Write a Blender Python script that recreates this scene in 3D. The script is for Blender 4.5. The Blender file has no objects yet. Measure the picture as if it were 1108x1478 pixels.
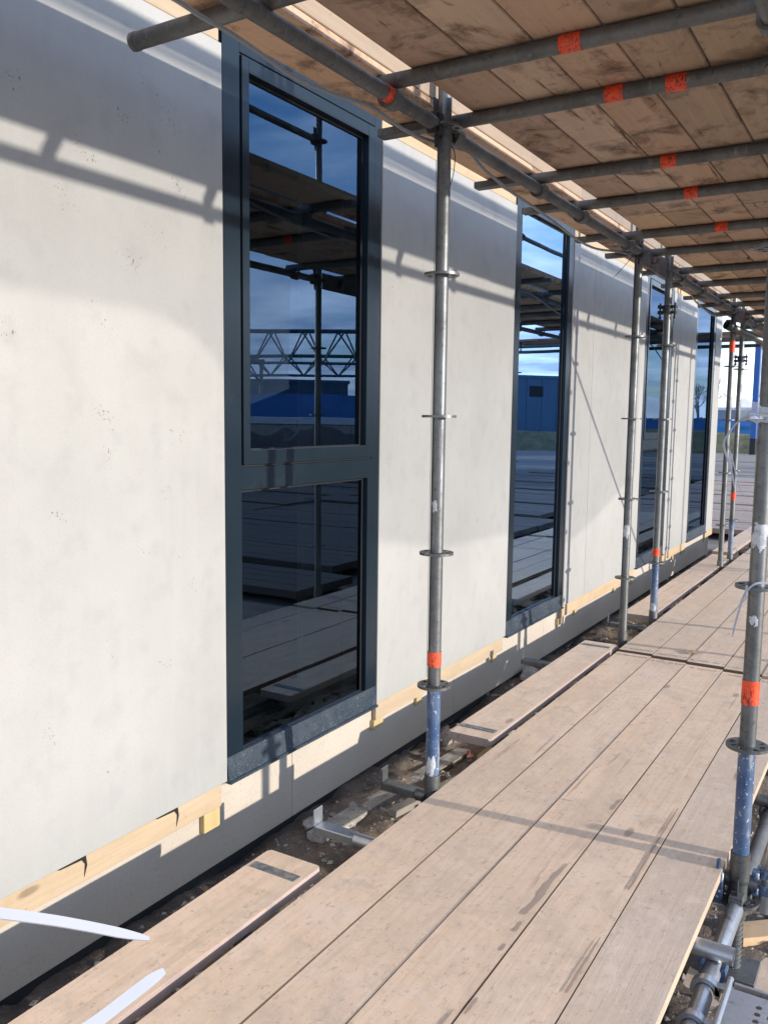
import bpy, bmesh, math, random
from math import radians, sin, cos, pi, tan
from mathutils import Vector, Matrix, noise
random.seed(7)
sc = bpy.context.scene
COL = sc.collection

# ------------------------------------------------------------------ camera
# origin = the camera's own place; wall along +y at x = -2.093, z up, site ground near z = -1.75
YAW, PITCH, ROLL, FPX = radians(31.135), radians(6.329), radians(0.7066), 1253.8
cam = bpy.data.cameras.new("camera"); camo = bpy.data.objects.new("camera", cam); COL.objects.link(camo)
Fw = Vector((-sin(YAW)*cos(PITCH), cos(YAW)*cos(PITCH), -sin(PITCH)))
Rt = Vector((cos(YAW), sin(YAW), 0)); Up = Rt.cross(Fw)
r_ = Rt*cos(ROLL) + Up*sin(ROLL); u_ = r_.cross(Fw)
M = Matrix((r_, u_, -Fw)).transposed().to_4x4()
camo.matrix_world = M
cam.sensor_fit = 'VERTICAL'; cam.sensor_height = 24.0; cam.lens = 24.0*FPX/1478.0
cam.clip_start = 0.02; cam.clip_end = 5000
sc.camera = camo

# ------------------------------------------------------------------ light
SUN = Vector((1.0, 0.10, 0.187)).normalized()
world = bpy.data.worlds.new("World"); sc.world = world; world.use_nodes = True
wt = world.node_tree; wt.nodes.clear()
def wn(t, **kw):
    n = wt.nodes.new(t)
    for k, v in kw.items(): setattr(n, k, v)
    return n
sky = wn('ShaderNodeTexSky', sky_type='NISHITA', sun_disc=False)
sky.sun_elevation = math.asin(SUN.z); sky.sun_rotation = math.atan2(SUN.x, SUN.y)
sky.air_density = 1.0; sky.dust_density = 0.05; sky.ozone_density = 3.6
# a flat cloud layer: direction / (height + a little) gives clouds that crowd towards the horizon
tc = wn('ShaderNodeTexCoord'); sp = wn('ShaderNodeSeparateXYZ')
ad = wn('ShaderNodeMath', operation='ADD'); ad.inputs[1].default_value = .10
mxm = wn('ShaderNodeMath', operation='MAXIMUM'); mxm.inputs[1].default_value = .02
dv = wn('ShaderNodeVectorMath', operation='DIVIDE'); cb = wn('ShaderNodeCombineXYZ')
n1 = wn('ShaderNodeTexNoise'); n1.inputs['Scale'].default_value = .85; n1.inputs['Detail'].default_value = 10; n1.inputs['Roughness'].default_value = .56; n1.inputs['Distortion'].default_value = .3
n2 = wn('ShaderNodeTexNoise'); n2.inputs['Scale'].default_value = 2.1; n2.inputs['Detail'].default_value = 6
cr = wn('ShaderNodeValToRGB'); cr.color_ramp.elements[0].position = .46; cr.color_ramp.elements[1].position = .66
cr.color_ramp.elements[1].color = (.9, .9, .9, 1)
cc = wn('ShaderNodeValToRGB'); cc.color_ramp.elements[0].position = .35; cc.color_ramp.elements[1].position = .65
cc.color_ramp.elements[0].color = (2.6, 3.0, 4.6, 1); cc.color_ramp.elements[1].color = (6.4, 6.8, 7.8, 1)
mix = wn('ShaderNodeMixRGB')
bg = wn('ShaderNodeBackground'); bg.inputs['Strength'].default_value = 0.15
wo = wn('ShaderNodeOutputWorld')
L = wt.links.new
L(tc.outputs['Generated'], sp.inputs[0]); L(sp.outputs['Z'], mxm.inputs[0]); L(mxm.outputs[0], ad.inputs[0])
for q in 'XYZ': L(ad.outputs[0], cb.inputs[q])
L(tc.outputs['Generated'], dv.inputs[0]); L(cb.outputs[0], dv.inputs[1])
L(dv.outputs[0], n1.inputs['Vector']); L(dv.outputs[0], n2.inputs['Vector']); 
hz = wn('ShaderNodeMapRange'); hz.inputs['From Min'].default_value = 0; hz.inputs['From Max'].default_value = .32; hz.inputs['To Min'].default_value = .17; hz.inputs['To Max'].default_value = 0
sm = wn('ShaderNodeMath', operation='ADD'); L(sp.outputs['Z'], hz.inputs['Value']); L(n1.outputs['Fac'], sm.inputs[0]); L(hz.outputs[0], sm.inputs[1]); L(sm.outputs[0], cr.inputs['Fac']); L(n2.outputs['Fac'], cc.inputs['Fac']); L(cc.outputs['Color'], mix.inputs['Color2'])
L(cr.outputs['Color'], mix.inputs['Fac']); L(sky.outputs['Color'], mix.inputs['Color1']); L(mix.outputs['Color'], bg.inputs['Color']); L(bg.outputs['Background'], wo.inputs['Surface'])
sl = bpy.data.lights.new("sun", 'SUN'); sl.energy = 2.25; sl.angle = radians(0.8); sl.color = (1.0, .945, .87)
slo = bpy.data.objects.new("sun", sl); COL.objects.link(slo); slo.rotation_euler = SUN.to_track_quat('Z', 'Y').to_euler()
vs = sc.view_settings; vs.view_transform = 'Standard'; vs.look = 'None'; vs.gamma = 1; vs.use_curve_mapping = False; vs.exposure = 1.25
sc.cycles.use_denoising = True
sc.cycles.max_bounces = 8; sc.cycles.transparent_max_bounces = 12
sc.cycles.sample_clamp_indirect = 6

# ------------------------------------------------------------------ materials
class Mat:
    def __init__(s, name):
        s.m = bpy.data.materials.new(name); s.m.use_nodes = True; s.t = s.m.node_tree
        s.b = s.t.nodes['Principled BSDF']; s.out = s.t.nodes['Material Output']
    def n(s, t, **kw):
        x = s.t.nodes.new('ShaderNode'+t)
        for k, v in kw.items():
            if hasattr(x, k) and not (k in x.inputs): setattr(x, k, v)
            else: s.put(x.inputs[k], v)
        return x
    def put(s, sock, v):
        if hasattr(v, 'links'): s.t.links.new(v, sock)
        elif isinstance(v, (tuple, list)) and len(v) == 3 and sock.type == 'RGBA': sock.default_value = (*v, 1)
        else: sock.default_value = v
    def pos(s, scale=(1, 1, 1), off=None):
        g = s.n('NewGeometry').outputs['Position']
        m = s.n('Mapping', Scale=scale); s.put(m.inputs['Vector'], g)
        v = m.outputs[0]
        oi = s.n('ObjectInfo').outputs['Random']
        a = s.n('VectorMath', operation='SCALE'); s.put(a.inputs[0], (13.1, 7.7, 5.3)); s.put(a.inputs['Scale'], oi)
        b = s.n('VectorMath', operation='ADD'); s.put(b.inputs[0], v); s.put(b.inputs[1], a.outputs[0])
        return b.outputs[0] if off else v
    def noise(s, vec, scale, detail=4, rough=.55, dist=0):
        x = s.n('TexNoise', Scale=scale, Detail=detail, Roughness=rough, Distortion=dist); s.put(x.inputs['Vector'], vec); return x.outputs['Fac']
    def ramp(s, fac, *stops):
        x = s.n('ValToRGB'); s.put(x.inputs['Fac'], fac); e = x.color_ramp.elements
        while len(e) < len(stops): e.new(.5)
        for el, (p, c) in zip(e, stops):
            el.position = p; el.color = (c, c, c, 1) if not isinstance(c, tuple) else (*c, 1)
        return x.outputs['Color']
    def mixc(s, fac, a, b, blend='MIX'):
        x = s.n('MixRGB', blend_type=blend); s.put(x.inputs['Fac'], fac); s.put(x.inputs['Color1'], a); s.put(x.inputs['Color2'], b); return x.outputs[0]
    def math(s, op, a, b=0):
        x = s.n('Math', operation=op); s.put(x.inputs[0], a); s.put(x.inputs[1], b); return x.outputs[0]
    def rnd(s): return s.n('ObjectInfo').outputs['Random']
    def bump(s, h, strength=.3, dist=.01):
        x = s.n('Bump', Strength=strength, Distance=dist); s.put(x.inputs['Height'], h); s.put(s.b.inputs['Normal'], x.outputs[0])
    def set(s, **kw):
        for k, v in kw.items(): s.put(s.b.inputs[k.replace('_', ' ')], v)
        return s
MAT = {}
def mat(name):
    def deco(fn):
        k = Mat(name); fn(k); MAT[name] = k.m; return fn
    return deco

@mat('concrete_panel')
def _(k):
    p = k.pos()
    a = k.noise(p, 1.7, 5, .6); b = k.noise(p, 9, 4); c = k.noise(k.pos((14, 14, 1.0)), 1.5, 4); d = k.noise(p, 160, 2)
    col = k.mixc(k.ramp(a, (.3, 0.), (.7, 1.)), (.355, .341, .314), (.415, .40, .369))
    col = k.mixc(k.ramp(b, (.52, 0.), (.75, .40)), col, (.29, .28, .262))
    col = k.mixc(k.ramp(c, (.5, 0.), (.8, .25)), col, (.435, .422, .398))
    col = k.mixc(k.ramp(d, (.35, .22), (.5, 0.)), col, (.29, .278, .26))
    k.set(Base_Color=col, Roughness=k.ramp(b, (.3, .42), (.7, .56)), Specular_IOR_Level=.45)
    k.bump(k.math('ADD', k.math('MULTIPLY', d, .5), b), .10, .003)
@mat('plinth_board')
def _(k):
    p = k.pos()
    a = k.noise(p, 2.2, 5, .6); b = k.noise(k.pos((3, 3, 22)), 2.5, 4); d = k.noise(p, 90, 3)
    col = k.mixc(k.ramp(a, (.3, 0.), (.75, 1.)), (.45, .385, .305), (.53, .46, .37))
    col = k.mixc(k.ramp(b, (.55, 0.), (.8, .35)), col, (.36, .31, .255))
    col = k.mixc(k.ramp(d, (.3, .35), (.45, 0.)), col, (.28, .24, .20))
    k.set(Base_Color=col, Roughness=.65); k.bump(d, .15, .002)
@mat('pit_dark')
def _(k): k.set(Base_Color=(.19, .182, .17), Roughness=.9)
@mat('joint_dark')
def _(k): k.set(Base_Color=(.03, .03, .03), Roughness=.9)

def wood(k, along, base, dark, stain, stainamt, gloss=.62, grime=(.23, .20, .18), grimeamt=.6, top=False, under=False):
    ac = {'x': (.9, 26, 26), 'y': (26, .9, 26), 'z': (26, 26, .9)}[along]
    bc = {'x': (1.4, 7, 7), 'y': (7, 1.4, 7), 'z': (7, 7, 1.4)}[along]
    sc_ = {'x': (1.1, 17, 17), 'y': (17, 1.1, 17), 'z': (17, 17, 1.1)}[along]
    g = k.noise(k.pos(ac, 1), 2.2, 6, .62, .6); bl = k.noise(k.pos(bc, 1), 1.1, 5, .6, .4); gr = k.noise(k.pos((1.5, 1.5, 1.5), 1), 3.1, 8, .68, .5)
    sp = k.noise(k.pos((1, 1, 1), 1), 55, 3, .6)
    st = k.noise(k.pos(sc_, 1), 1.0, 5, .62, .5)
    fine = k.noise(k.pos(tuple(6*v for v in ac), 1), 3, 3)
    col = k.mixc(k.ramp(g, (.25, 0.), (.75, 1.)), dark, base)
    hv = k.n('HueSaturation'); k.put(hv.inputs['Color'], col); k.put(hv.inputs['Value'], k.math('ADD', .86, k.math('MULTIPLY', k.rnd(), .28)))
    k.put(hv.inputs['Saturation'], k.math('ADD', .85, k.math('MULTIPLY', k.rnd(), .3))); col = hv.outputs[0]
    col = k.mixc(k.ramp(bl, (.38, .0), (.75, .42)), col, tuple(min(1, v*1.16) for v in base))
    col = k.mixc(k.ramp(gr, (.53, 0.), (.70, grimeamt)), col, grime)
    col = k.mixc(k.ramp(sp, (.66, 0.), (.74, .55)), col, tuple(v*.45 for v in dark))
    col = k.mixc(k.ramp(st, (.65, 0.), (.70, stainamt)), col, stain)
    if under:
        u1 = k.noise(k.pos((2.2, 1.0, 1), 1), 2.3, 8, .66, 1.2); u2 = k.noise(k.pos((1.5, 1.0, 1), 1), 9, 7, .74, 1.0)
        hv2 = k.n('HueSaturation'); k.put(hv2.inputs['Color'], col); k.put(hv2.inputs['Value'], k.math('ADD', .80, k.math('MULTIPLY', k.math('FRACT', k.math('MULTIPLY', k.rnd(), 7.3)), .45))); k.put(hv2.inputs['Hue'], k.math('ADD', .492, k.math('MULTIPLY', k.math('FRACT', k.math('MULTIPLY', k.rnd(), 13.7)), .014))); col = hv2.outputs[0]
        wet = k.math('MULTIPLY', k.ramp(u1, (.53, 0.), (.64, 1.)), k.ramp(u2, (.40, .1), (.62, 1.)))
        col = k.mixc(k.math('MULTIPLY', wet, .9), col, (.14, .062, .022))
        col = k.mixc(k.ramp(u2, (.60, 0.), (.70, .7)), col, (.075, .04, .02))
    if top:
        gl_ = k.noise(k.pos((60, 1.6, 60), 1), 1.6, 5, .6, .3); gl2 = k.noise(k.pos((22, .5, 22), 1), 1.3, 4, .6, .9)
        col = k.mixc(k.ramp(gl_, (.52, 0.), (.70, .28)), col, (.52, .38, .28)); col = k.mixc(k.ramp(gl2, (.54, 0.), (.66, .32)), col, (.55, .42, .32))
        b1 = k.noise(k.pos((1.0, .7, 1), 1), 2.1, 5, .6, .8); b2 = k.noise(k.pos((1, .75, 1), 1), 7.5, 7, .72, .6); b3 = k.noise(k.pos((1, 1, 1), 1), 4.3, 8, .75, 1.0); b4 = k.noise(k.pos((1.2, .8, 1), 1), 46, 5, .72, .4)
        col = k.mixc(k.ramp(b1, (.42, 0.), (.62, .6)), col, (.72, .545, .41))
        col = k.mixc(k.ramp(b1, (.32, .6), (.46, 0.)), col, (.87, .68, .57))
        col = k.mixc(k.ramp(b2, (.52, 0.), (.70, .5)), col, (.62, .50, .42))
        col = k.mixc(k.ramp(b3, (.57, 0.), (.72, .55)), col, (.42, .35, .30))
        b5 = k.noise(k.pos((1, .8, 1), 1), 17, 8, .8, .6); b6 = k.noise(k.pos((1, 1, 1), 1), 95, 3, .6)
        col = k.mixc(k.ramp(b5, (.54, 0.), (.66, .42)), col, (.58, .44, .35))
        col = k.mixc(k.ramp(b5, (.36, .55), (.47, 0.)), col, (.90, .73, .61))
        col = k.mixc(k.ramp(b4, (.58, 0.), (.66, .5)), col, (.40, .285, .21))
        col = k.mixc(k.ramp(b6, (.66, 0.), (.72, .45)), col, (.32, .23, .17))
        col = k.mixc(1.0, col, (1.0, .97, .90), 'MULTIPLY')
    # knots
    vo = k.n('TexVoronoi', Scale=1.0, Randomness=1.0); vv = k.pos({'x': (1.6, 4.5, 4.5), 'y': (4.5, 1.6, 4.5), 'z': (4.5, 4.5, 1.6)}[along], 1); k.put(vo.inputs['Vector'], vv)
    col = k.mixc(k.ramp(vo.outputs['Distance'], (.045, .75), (.075, 0.)), col, tuple(v*.5 for v in dark))
    k.set(Base_Color=col, Roughness=k.ramp(gr, (.4, gloss+.12), (.7, gloss-.06)), Specular_IOR_Level=.35)
    k.bump(k.math('ADD', g, k.math('MULTIPLY', fine, .6)), .22, .003)
@mat('plank_top')
def _(k): wood(k, 'y', (.88, .67, .52), (.77, .57, .43), (.27, .15, .085), .8, .60, grime=(.50, .40, .33), grimeamt=.5, top=True)
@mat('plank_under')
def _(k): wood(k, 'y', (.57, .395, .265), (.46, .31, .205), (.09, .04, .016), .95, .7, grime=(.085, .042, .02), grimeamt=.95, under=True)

@mat('plank_cross')
def _(k): wood(k, 'x', (.50, .36, .28), (.38, .27, .20), (.12, .08, .06), .75, .65, grime=(.16, .13, .11), grimeamt=.75)
@mat('plank_edge')
def _(k): wood(k, 'y', (.66, .48, .31), (.55, .38, .23), (.30, .17, .09), .4, .7)
@mat('mat_muddy')
def _(k): wood(k, 'x', (.17, .13, .10), (.11, .085, .065), (.05, .036, .028), .75, .65, grime=(.07, .055, .044), grimeamt=.8)
@mat('joint_dirt')
def _(k): k.set(Base_Color=(.20, .135, .09), Roughness=.9)
@mat('plank_side')
def _(k): wood(k, 'y', (.46, .345, .285), (.36, .26, .21), (.16, .11, .08), .6, .7)
@mat('toe_wood')
def _(k): wood(k, 'y', (.42, .325, .24), (.34, .25, .18), (.17, .11, .07), .5, .7)
@mat('pine')
def _(k): wood(k, 'y', (.50, .375, .24), (.41, .29, .175), (.31, .19, .10), .6, .6, grime=(.36, .25, .15), grimeamt=.5)
@mat('pine_block')
def _(k): wood(k, 'z', (.50, .39, .21), (.40, .30, .15), (.30, .2, .09), .4, .6, grime=(.45, .36, .2), grimeamt=.5)
@mat('old_timber')
def _(k): wood(k, 'y', (.33, .29, .24), (.22, .19, .15), (.10, .08, .06), .6, .7)

def galv(k, base, dark, rough, metal=.75, streak=.5):
    p = k.pos((1, 1, 1), 1)
    v = k.n('TexVoronoi', Scale=120.0); k.put(v.inputs['Vector'], p)
    a = k.noise(p, 6, 6, .65); b = k.noise(p, 45, 4, .6); c = k.noise(k.pos((40, 40, 2.0), 1), 1.5, 5)
    col = k.mixc(k.ramp(a, (.35, 0.), (.68, 1.)), base, dark)
    col = k.mixc(k.ramp(v.outputs['Color'], (.0, 0.), (1., .18)), col, tuple(min(1, x*1.35) for x in base))
    col = k.mixc(k.ramp(b, (.58, 0.), (.70, streak)), col, tuple(x*.5 for x in dark))
    col = k.mixc(k.ramp(c, (.60, 0.), (.76, .45)), col, (.42, .40, .375))
    col = k.mixc(k.ramp(k.noise(p, 21, 6, .75, .5), (.60, 0.), (.68, .6)), col, (.115, .075, .05))
    k.set(Base_Color=col, Metallic=metal, Roughness=k.ramp(a, (.3, rough-.08), (.7, rough+.14)))
    k.bump(b, .15, .002)
@mat('galvanised')
def _(k): galv(k, (.21, .213, .208), (.10, .102, .099), .44)
@mat('galvanised_bright')
def _(k): galv(k, (.55, .56, .57), (.38, .39, .40), .36, .8, .3)
@mat('galvanised_dull')
def _(k): galv(k, (.18, .18, .175), (.10, .10, .097), .55, .45)
@mat('dark_steel')
def _(k): galv(k, (.07, .072, .075), (.035, .035, .036), .5, .5)
@mat('blue_paint')
def _(k):
    p = k.pos((1, 1, 1), 1); a = k.noise(p, 11, 6, .68); b = k.noise(p, 70, 4, .6); c = k.noise(k.pos((1, 1, .35), 1), 26, 5, .6)
    col = k.mixc(k.ramp(a, (.35, 0.), (.7, 1.)), (.035, .075, .17), (.11, .165, .26))
    col = k.mixc(k.ramp(k.noise(k.pos((1, 1, .5), 1), 5, 3), (.48, 0.), (.68, .8)), col, (.27, .30, .34))
    col = k.mixc(k.ramp(c, (.57, 0.), (.64, .8)), col, (.36, .37, .38))
    col = k.mixc(k.ramp(b, (.62, 0.), (.66, .9)), col, (.62, .62, .6))
    k.set(Base_Color=col, Roughness=.42, Metallic=.1); k.bump(c, .2, .002)
@mat('blue_steel')
def _(k):
    p = k.pos((1, 1, 1), 1); a = k.noise(p, 4, 4)
    k.set(Base_Color=k.mixc(a, (.02, .09, .30), (.03, .13, .40)), Roughness=.5)
@mat('teal_steel')
def _(k): k.set(Base_Color=k.mixc(k.noise(k.pos(), 3), (.03, .10, .14), (.06, .16, .20)), Roughness=.55)
@mat('orange_tape')
def _(k):
    p = k.pos((1, 1, 1), 1)
    w = k.noise(k.pos((260, 260, 55), 1), 1.0, 3, .7); m = k.noise(p, 38, 2)
    ink = k.math('MULTIPLY', k.ramp(w, (.52, 0.), (.55, .9)), k.ramp(m, (.45, 0.), (.49, 1.)))
    col = k.mixc(ink, (.90, .085, .022), (.05, .02, .02))
    col = k.mixc(k.ramp(k.noise(p, 16, 4), (.5, 0.), (.75, .3)), col, (.85, .20, .11))
    k.set(Base_Color=col, Roughness=.45, Specular_IOR_Level=.5)
@mat('frame_grey')
def _(k):
    p = k.pos(); a = k.noise(p, 5, 4); d = k.noise(p, 3, 4)
    k.set(Base_Color=k.mixc(a, (.009, .017, .024), (.012, .021, .029)), Roughness=k.ramp(d, (.35, .20), (.7, .28)), Specular_IOR_Level=.36)
@mat('frame_dusty')
def _(k):
    p = k.pos(); a = k.noise(p, 7, 5, .65); b = k.noise(p, 190, 2); c = k.noise(p, 60, 4, .7)
    col = k.mixc(k.ramp(a, (.4, 0.), (.7, .5)), (.028, .042, .058), (.09, .10, .108))
    col = k.mixc(k.ramp(c, (.60, 0.), (.68, .6)), col, (.24, .24, .235))
    k.set(Base_Color=col, Roughness=k.ramp(b, (.4, .25), (.6, .5)), Specular_IOR_Level=.6); k.bump(c, .25, .002)
@mat('gasket')
def _(k): k.set(Base_Color=(.008, .008, .009), Roughness=.6)
@mat('glass')
def _(k):
    t = k.t; t.nodes.remove(k.b)
    p = k.pos(); h = k.noise(p, .9, 2)
    bm_ = k.n('Bump', Strength=.02, Distance=.05); k.put(bm_.inputs['Height'], h)
    gl = k.n('BsdfGlossy', Roughness=.0, Color=(.48, .70, 1.0)); k.put(gl.inputs['Normal'], bm_.outputs[0])
    tr = k.n('BsdfTransparent', Color=(.32, .38, .36))
    fr = k.n('Fresnel', IOR=1.5)
    fac = k.math('ADD', .145, k.math('MULTIPLY', fr.outputs[0], .5))
    mx = k.n('MixShader'); k.put(mx.inputs[0], fac); t.links.new(tr.outputs[0], mx.inputs[1]); t.links.new(gl.outputs[0], mx.inputs[2])
    t.links.new(mx.outputs[0], k.out.inputs['Surface'])
@mat('interior_dark')
def _(k): k.set(Base_Color=(.018, .018, .018), Roughness=.9)
@mat('interior_board')
def _(k): k.set(Base_Color=(.42, .47, .43), Roughness=.9)
@mat('interior_floor')
def _(k): k.set(Base_Color=(.022, .024, .022), Roughness=.8)
@mat('black_rubber')
def _(k): k.set(Base_Color=(.012, .012, .012), Roughness=.5)
@mat('cable_grey')
def _(k): k.set(Base_Color=(.27, .275, .28), Roughness=.5)
@mat('white_plastic')
def _(k): k.set(Base_Color=(.42, .42, .47), Roughness=.4, Subsurface_Weight=.15, Subsurface_Radius=(.01, .01, .01), Subsurface_Scale=.1)
@mat('film')
def _(k): k.set(Base_Color=(.75, .80, .86), Roughness=.25, Alpha=.55)
@mat('yellow')
def _(k): k.set(Base_Color=(.55, .55, .08), Roughness=.6)
@mat('soil')
def _(k):
    p = k.pos(); a = k.noise(p, 5, 7, .7); b = k.noise(p, 38, 6, .7); c = k.noise(p, 130, 3)
    col = k.mixc(k.ramp(a, (.3, 0.), (.7, 1.)), (.10, .072, .052), (.27, .205, .15))
    col = k.mixc(k.ramp(b, (.53, 0.), (.68, .75)), col, (.27, .22, .175))
    col = k.mixc(k.ramp(c, (.62, 0.), (.68, .8)), col, (.38, .34, .29))
    k.set(Base_Color=col, Roughness=.9); k.bump(k.math('ADD', b, k.math('MULTIPLY', c, .5)), .8, .012)
@mat('ground_far')
def _(k):
    p = k.pos(); a = k.noise(p, .15, 6, .6); b = k.noise(p, 2, 6, .7)
    col = k.mixc(k.ramp(a, (.4, 0.), (.6, 1.)), (.30, .25, .205), (.24, .20, .165))
    col = k.mixc(k.ramp(b, (.5, 0.), (.7, .7)), col, (.13, .105, .08)); rt = k.noise(k.pos((.12, 1.6, 1)), 1.0, 6, .7, .4); col = k.mixc(k.ramp(rt, (.48, 0.), (.62, .8)), col, (.42, .35, .29)); col = k.mixc(k.ramp(rt, (.36, .8), (.46, 0.)), col, (.10, .08, .06)); k.set(Base_Color=col, Roughness=.9)
@mat('rubble')
def _(k):
    p = k.pos((1, 1, 1), 1); a = k.noise(p, 9, 6, .7); b = k.noise(p, 70, 4, .7)
    col = k.mixc(k.ramp(a, (.35, 0.), (.65, 1.)), (.33, .295, .25), (.56, .51, .45))
    col = k.mixc(k.ramp(b, (.5, 0.), (.68, .7)), col, (.15, .125, .10)); k.set(Base_Color=col, Roughness=.9); k.bump(b, .9, .01)
@mat('rubble_dark')
def _(k):
    p = k.pos((1, 1, 1), 1); a = k.noise(p, 14, 6, .7)
    k.set(Base_Color=k.mixc(k.ramp(a, (.35, 0.), (.65, 1.)), (.09, .075, .06), (.20, .17, .145)), Roughness=.9); k.bump(a, .8, .01)
@mat('brick_red')
def _(k):
    a = k.noise(k.pos((1, 1, 1), 1), 25, 5, .7); k.set(Base_Color=k.mixc(a, (.28, .09, .06), (.42, .20, .15)), Roughness=.9); k.bump(a, .5, .006)
@mat('blue_tarp')
def _(k):
    a = k.noise(k.pos((.6, .6, 1.5)), 1.2, 5); k.set(Base_Color=k.mixc(a, (.03, .16, .42), (.05, .24, .58)), Roughness=.45); k.bump(a, .5, .1)
@mat('blue_cladding')
def _(k): k.set(Base_Color=k.mixc(k.noise(k.pos(), .8, 4), (.05, .12, .20), (.07, .16, .25)), Roughness=.5)
@mat('grey_cladding')
def _(k): k.set(Base_Color=k.mixc(k.noise(k.pos(), .8, 4), (.16, .20, .27), (.22, .26, .33)), Roughness=.5)
@mat('cabin_cream')
def _(k): k.set(Base_Color=(.45, .41, .33), Roughness=.6)
@mat('white_trim')
def _(k): k.set(Base_Color=(.75, .76, .78), Roughness=.5)
@mat('bank_grass')
def _(k):
    a = k.noise(k.pos(), 1.3, 7, .7); k.set(Base_Color=k.mixc(k.ramp(a, (.3, 0.), (.7, 1.)), (.10, .10, .04), (.27, .23, .12)), Roughness=.95); k.bump(a, .8, .1)
@mat('hazy_bark')
def _(k): k.set(Base_Color=(.33, .31, .32), Roughness=.9)  # paled so that distance haze is put into the tree colour

# ------------------------------------------------------------------ mesh helpers
class MB:
    def __init__(s, o=(0, 0, 0)): s.v = []; s.f = []; s.o = Vector(o)
    def add(s, vs, fs):
        b = len(s.v); s.v += [Vector(p)-s.o for p in vs]; s.f += [tuple(b+i for i in f) for f in fs]; return s
    def box(s, a, b, c=0.0):
        x0, y0, z0 = a; x1, y1, z1 = b
        if c <= 0:
            vs = [(x, y, z) for x in (x0, x1) for y in (y0, y1) for z in (z0, z1)]
            return s.add(vs, [(0, 1, 3, 2), (4, 6, 7, 5), (0, 4, 5, 1), (2, 3, 7, 6), (0, 2, 6, 4), (1, 5, 7, 3)])
        bm = bmesh.new(); bmesh.ops.create_cube(bm, size=1)
        for v in bm.verts: v.co = Vector(((x0+x1)/2+v.co.x*(x1-x0), (y0+y1)/2+v.co.y*(y1-y0), (z0+z1)/2+v.co.z*(z1-z0)))
        bmesh.ops.bevel(bm, geom=list(bm.edges), offset=c, segments=1, affect='EDGES')
        bm.verts.index_update()
        s.add([v.co.copy() for v in bm.verts], [[v.index for v in f.verts] for f in bm.faces]); bm.free(); return s
    def tube(s, p0, p1, r, n=18, r1=None, caps=True, hollow=0):
        p0 = Vector(p0); p1 = Vector(p1); d = (p1-p0).normalized(); r1 = r if r1 is None else r1
        a = d.orthogonal().normalized() if abs(d.z) < .99 else Vector((1, 0, 0)); b = d.cross(a)
        vs = []
        for p, q in ((p0, r), (p1, r1)): vs += [p+a*q*cos(2*pi*i/n)+b*q*sin(2*pi*i/n) for i in range(n)]
        fs = [(i, (i+1) % n, n+(i+1) % n, n+i) for i in range(n)]
        if hollow:
            for p, q in ((p0, r-hollow), (p1, r1-hollow)): vs += [p+a*q*cos(2*pi*i/n)+b*q*sin(2*pi*i/n) for i in range(n)]
            fs += [(2*n+i, 3*n+i, 3*n+(i+1) % n, 2*n+(i+1) % n) for i in range(n)]
            fs += [(i, 2*n+i, 2*n+(i+1) % n, (i+1) % n) for i in range(n)] + [(n+i, n+(i+1) % n, 3*n+(i+1) % n, 3*n+i) for i in range(n)]
        elif caps: fs += [tuple(range(n-1, -1, -1)), tuple(range(n, 2*n))]
        return s.add(vs, fs)
    def path(s, pts, r, n=8, flat=None):
        pts = [Vector(p) for p in pts]; vs = []; fs = []
        for i, p in enumerate(pts):
            d = (pts[min(i+1, len(pts)-1)]-pts[max(i-1, 0)]).normalized()
            a = d.cross(Vector((0, 0, 1))); a = a.normalized() if a.length > 1e-3 else Vector((1, 0, 0)); b = d.cross(a)
            rr = r[i] if isinstance(r, (list, tuple)) else r
            fl = flat or 1.0
            vs += [p+a*rr*fl*cos(2*pi*j/n)+b*rr*sin(2*pi*j/n) for j in range(n)]
        m = len(pts)
        for i in range(m-1): fs += [(i*n+j, i*n+(j+1) % n, (i+1)*n+(j+1) % n, (i+1)*n+j) for j in range(n)]
        fs += [tuple(range(n-1, -1, -1)), tuple(range((m-1)*n, m*n))]
        return s.add(vs, fs)
    def prism(s, poly, axis, a, b):
        f = {'x': lambda t, p: (t, p[0], p[1]), 'y': lambda t, p: (p[0], t, p[1]), 'z': lambda t, p: (p[0], p[1], t)}[axis]
        n = len(poly); vs = [f(a, p) for p in poly]+[f(b, p) for p in poly]
        return s.add(vs, [tuple(range(n)), tuple(range(2*n-1, n-1, -1))]+[(i, n+i, n+(i+1) % n, (i+1) % n) for i in range(n)])
    def arc(s, c, axis, r0, r1, w, a0, a1, n=14):
        # part of a thick ring round an axis ('x' or 'y' or 'z'), width w
        c = Vector(c); vs = []; fs = []
        E = {'x': (Vector((0, 1, 0)), Vector((0, 0, 1)), Vector((1, 0, 0))), 'y': (Vector((1, 0, 0)), Vector((0, 0, 1)), Vector((0, 1, 0))), 'z': (Vector((1, 0, 0)), Vector((0, 1, 0)), Vector((0, 0, 1)))}[axis]
        for i in range(n+1):
            t = a0+(a1-a0)*i/n; d = E[0]*cos(t)+E[1]*sin(t)
            vs += [c+d*r0-E[2]*w/2, c+d*r1-E[2]*w/2, c+d*r1+E[2]*w/2, c+d*r0+E[2]*w/2]
        for i in range(n): fs += [(4*i+j, 4*i+(j+1) % 4, 4*i+4+(j+1) % 4, 4*i+4+j) for j in range(4)]
        fs += [(0, 1, 2, 3), (4*n+3, 4*n+2, 4*n+1, 4*n)]
        return s.add(vs, fs)
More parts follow.
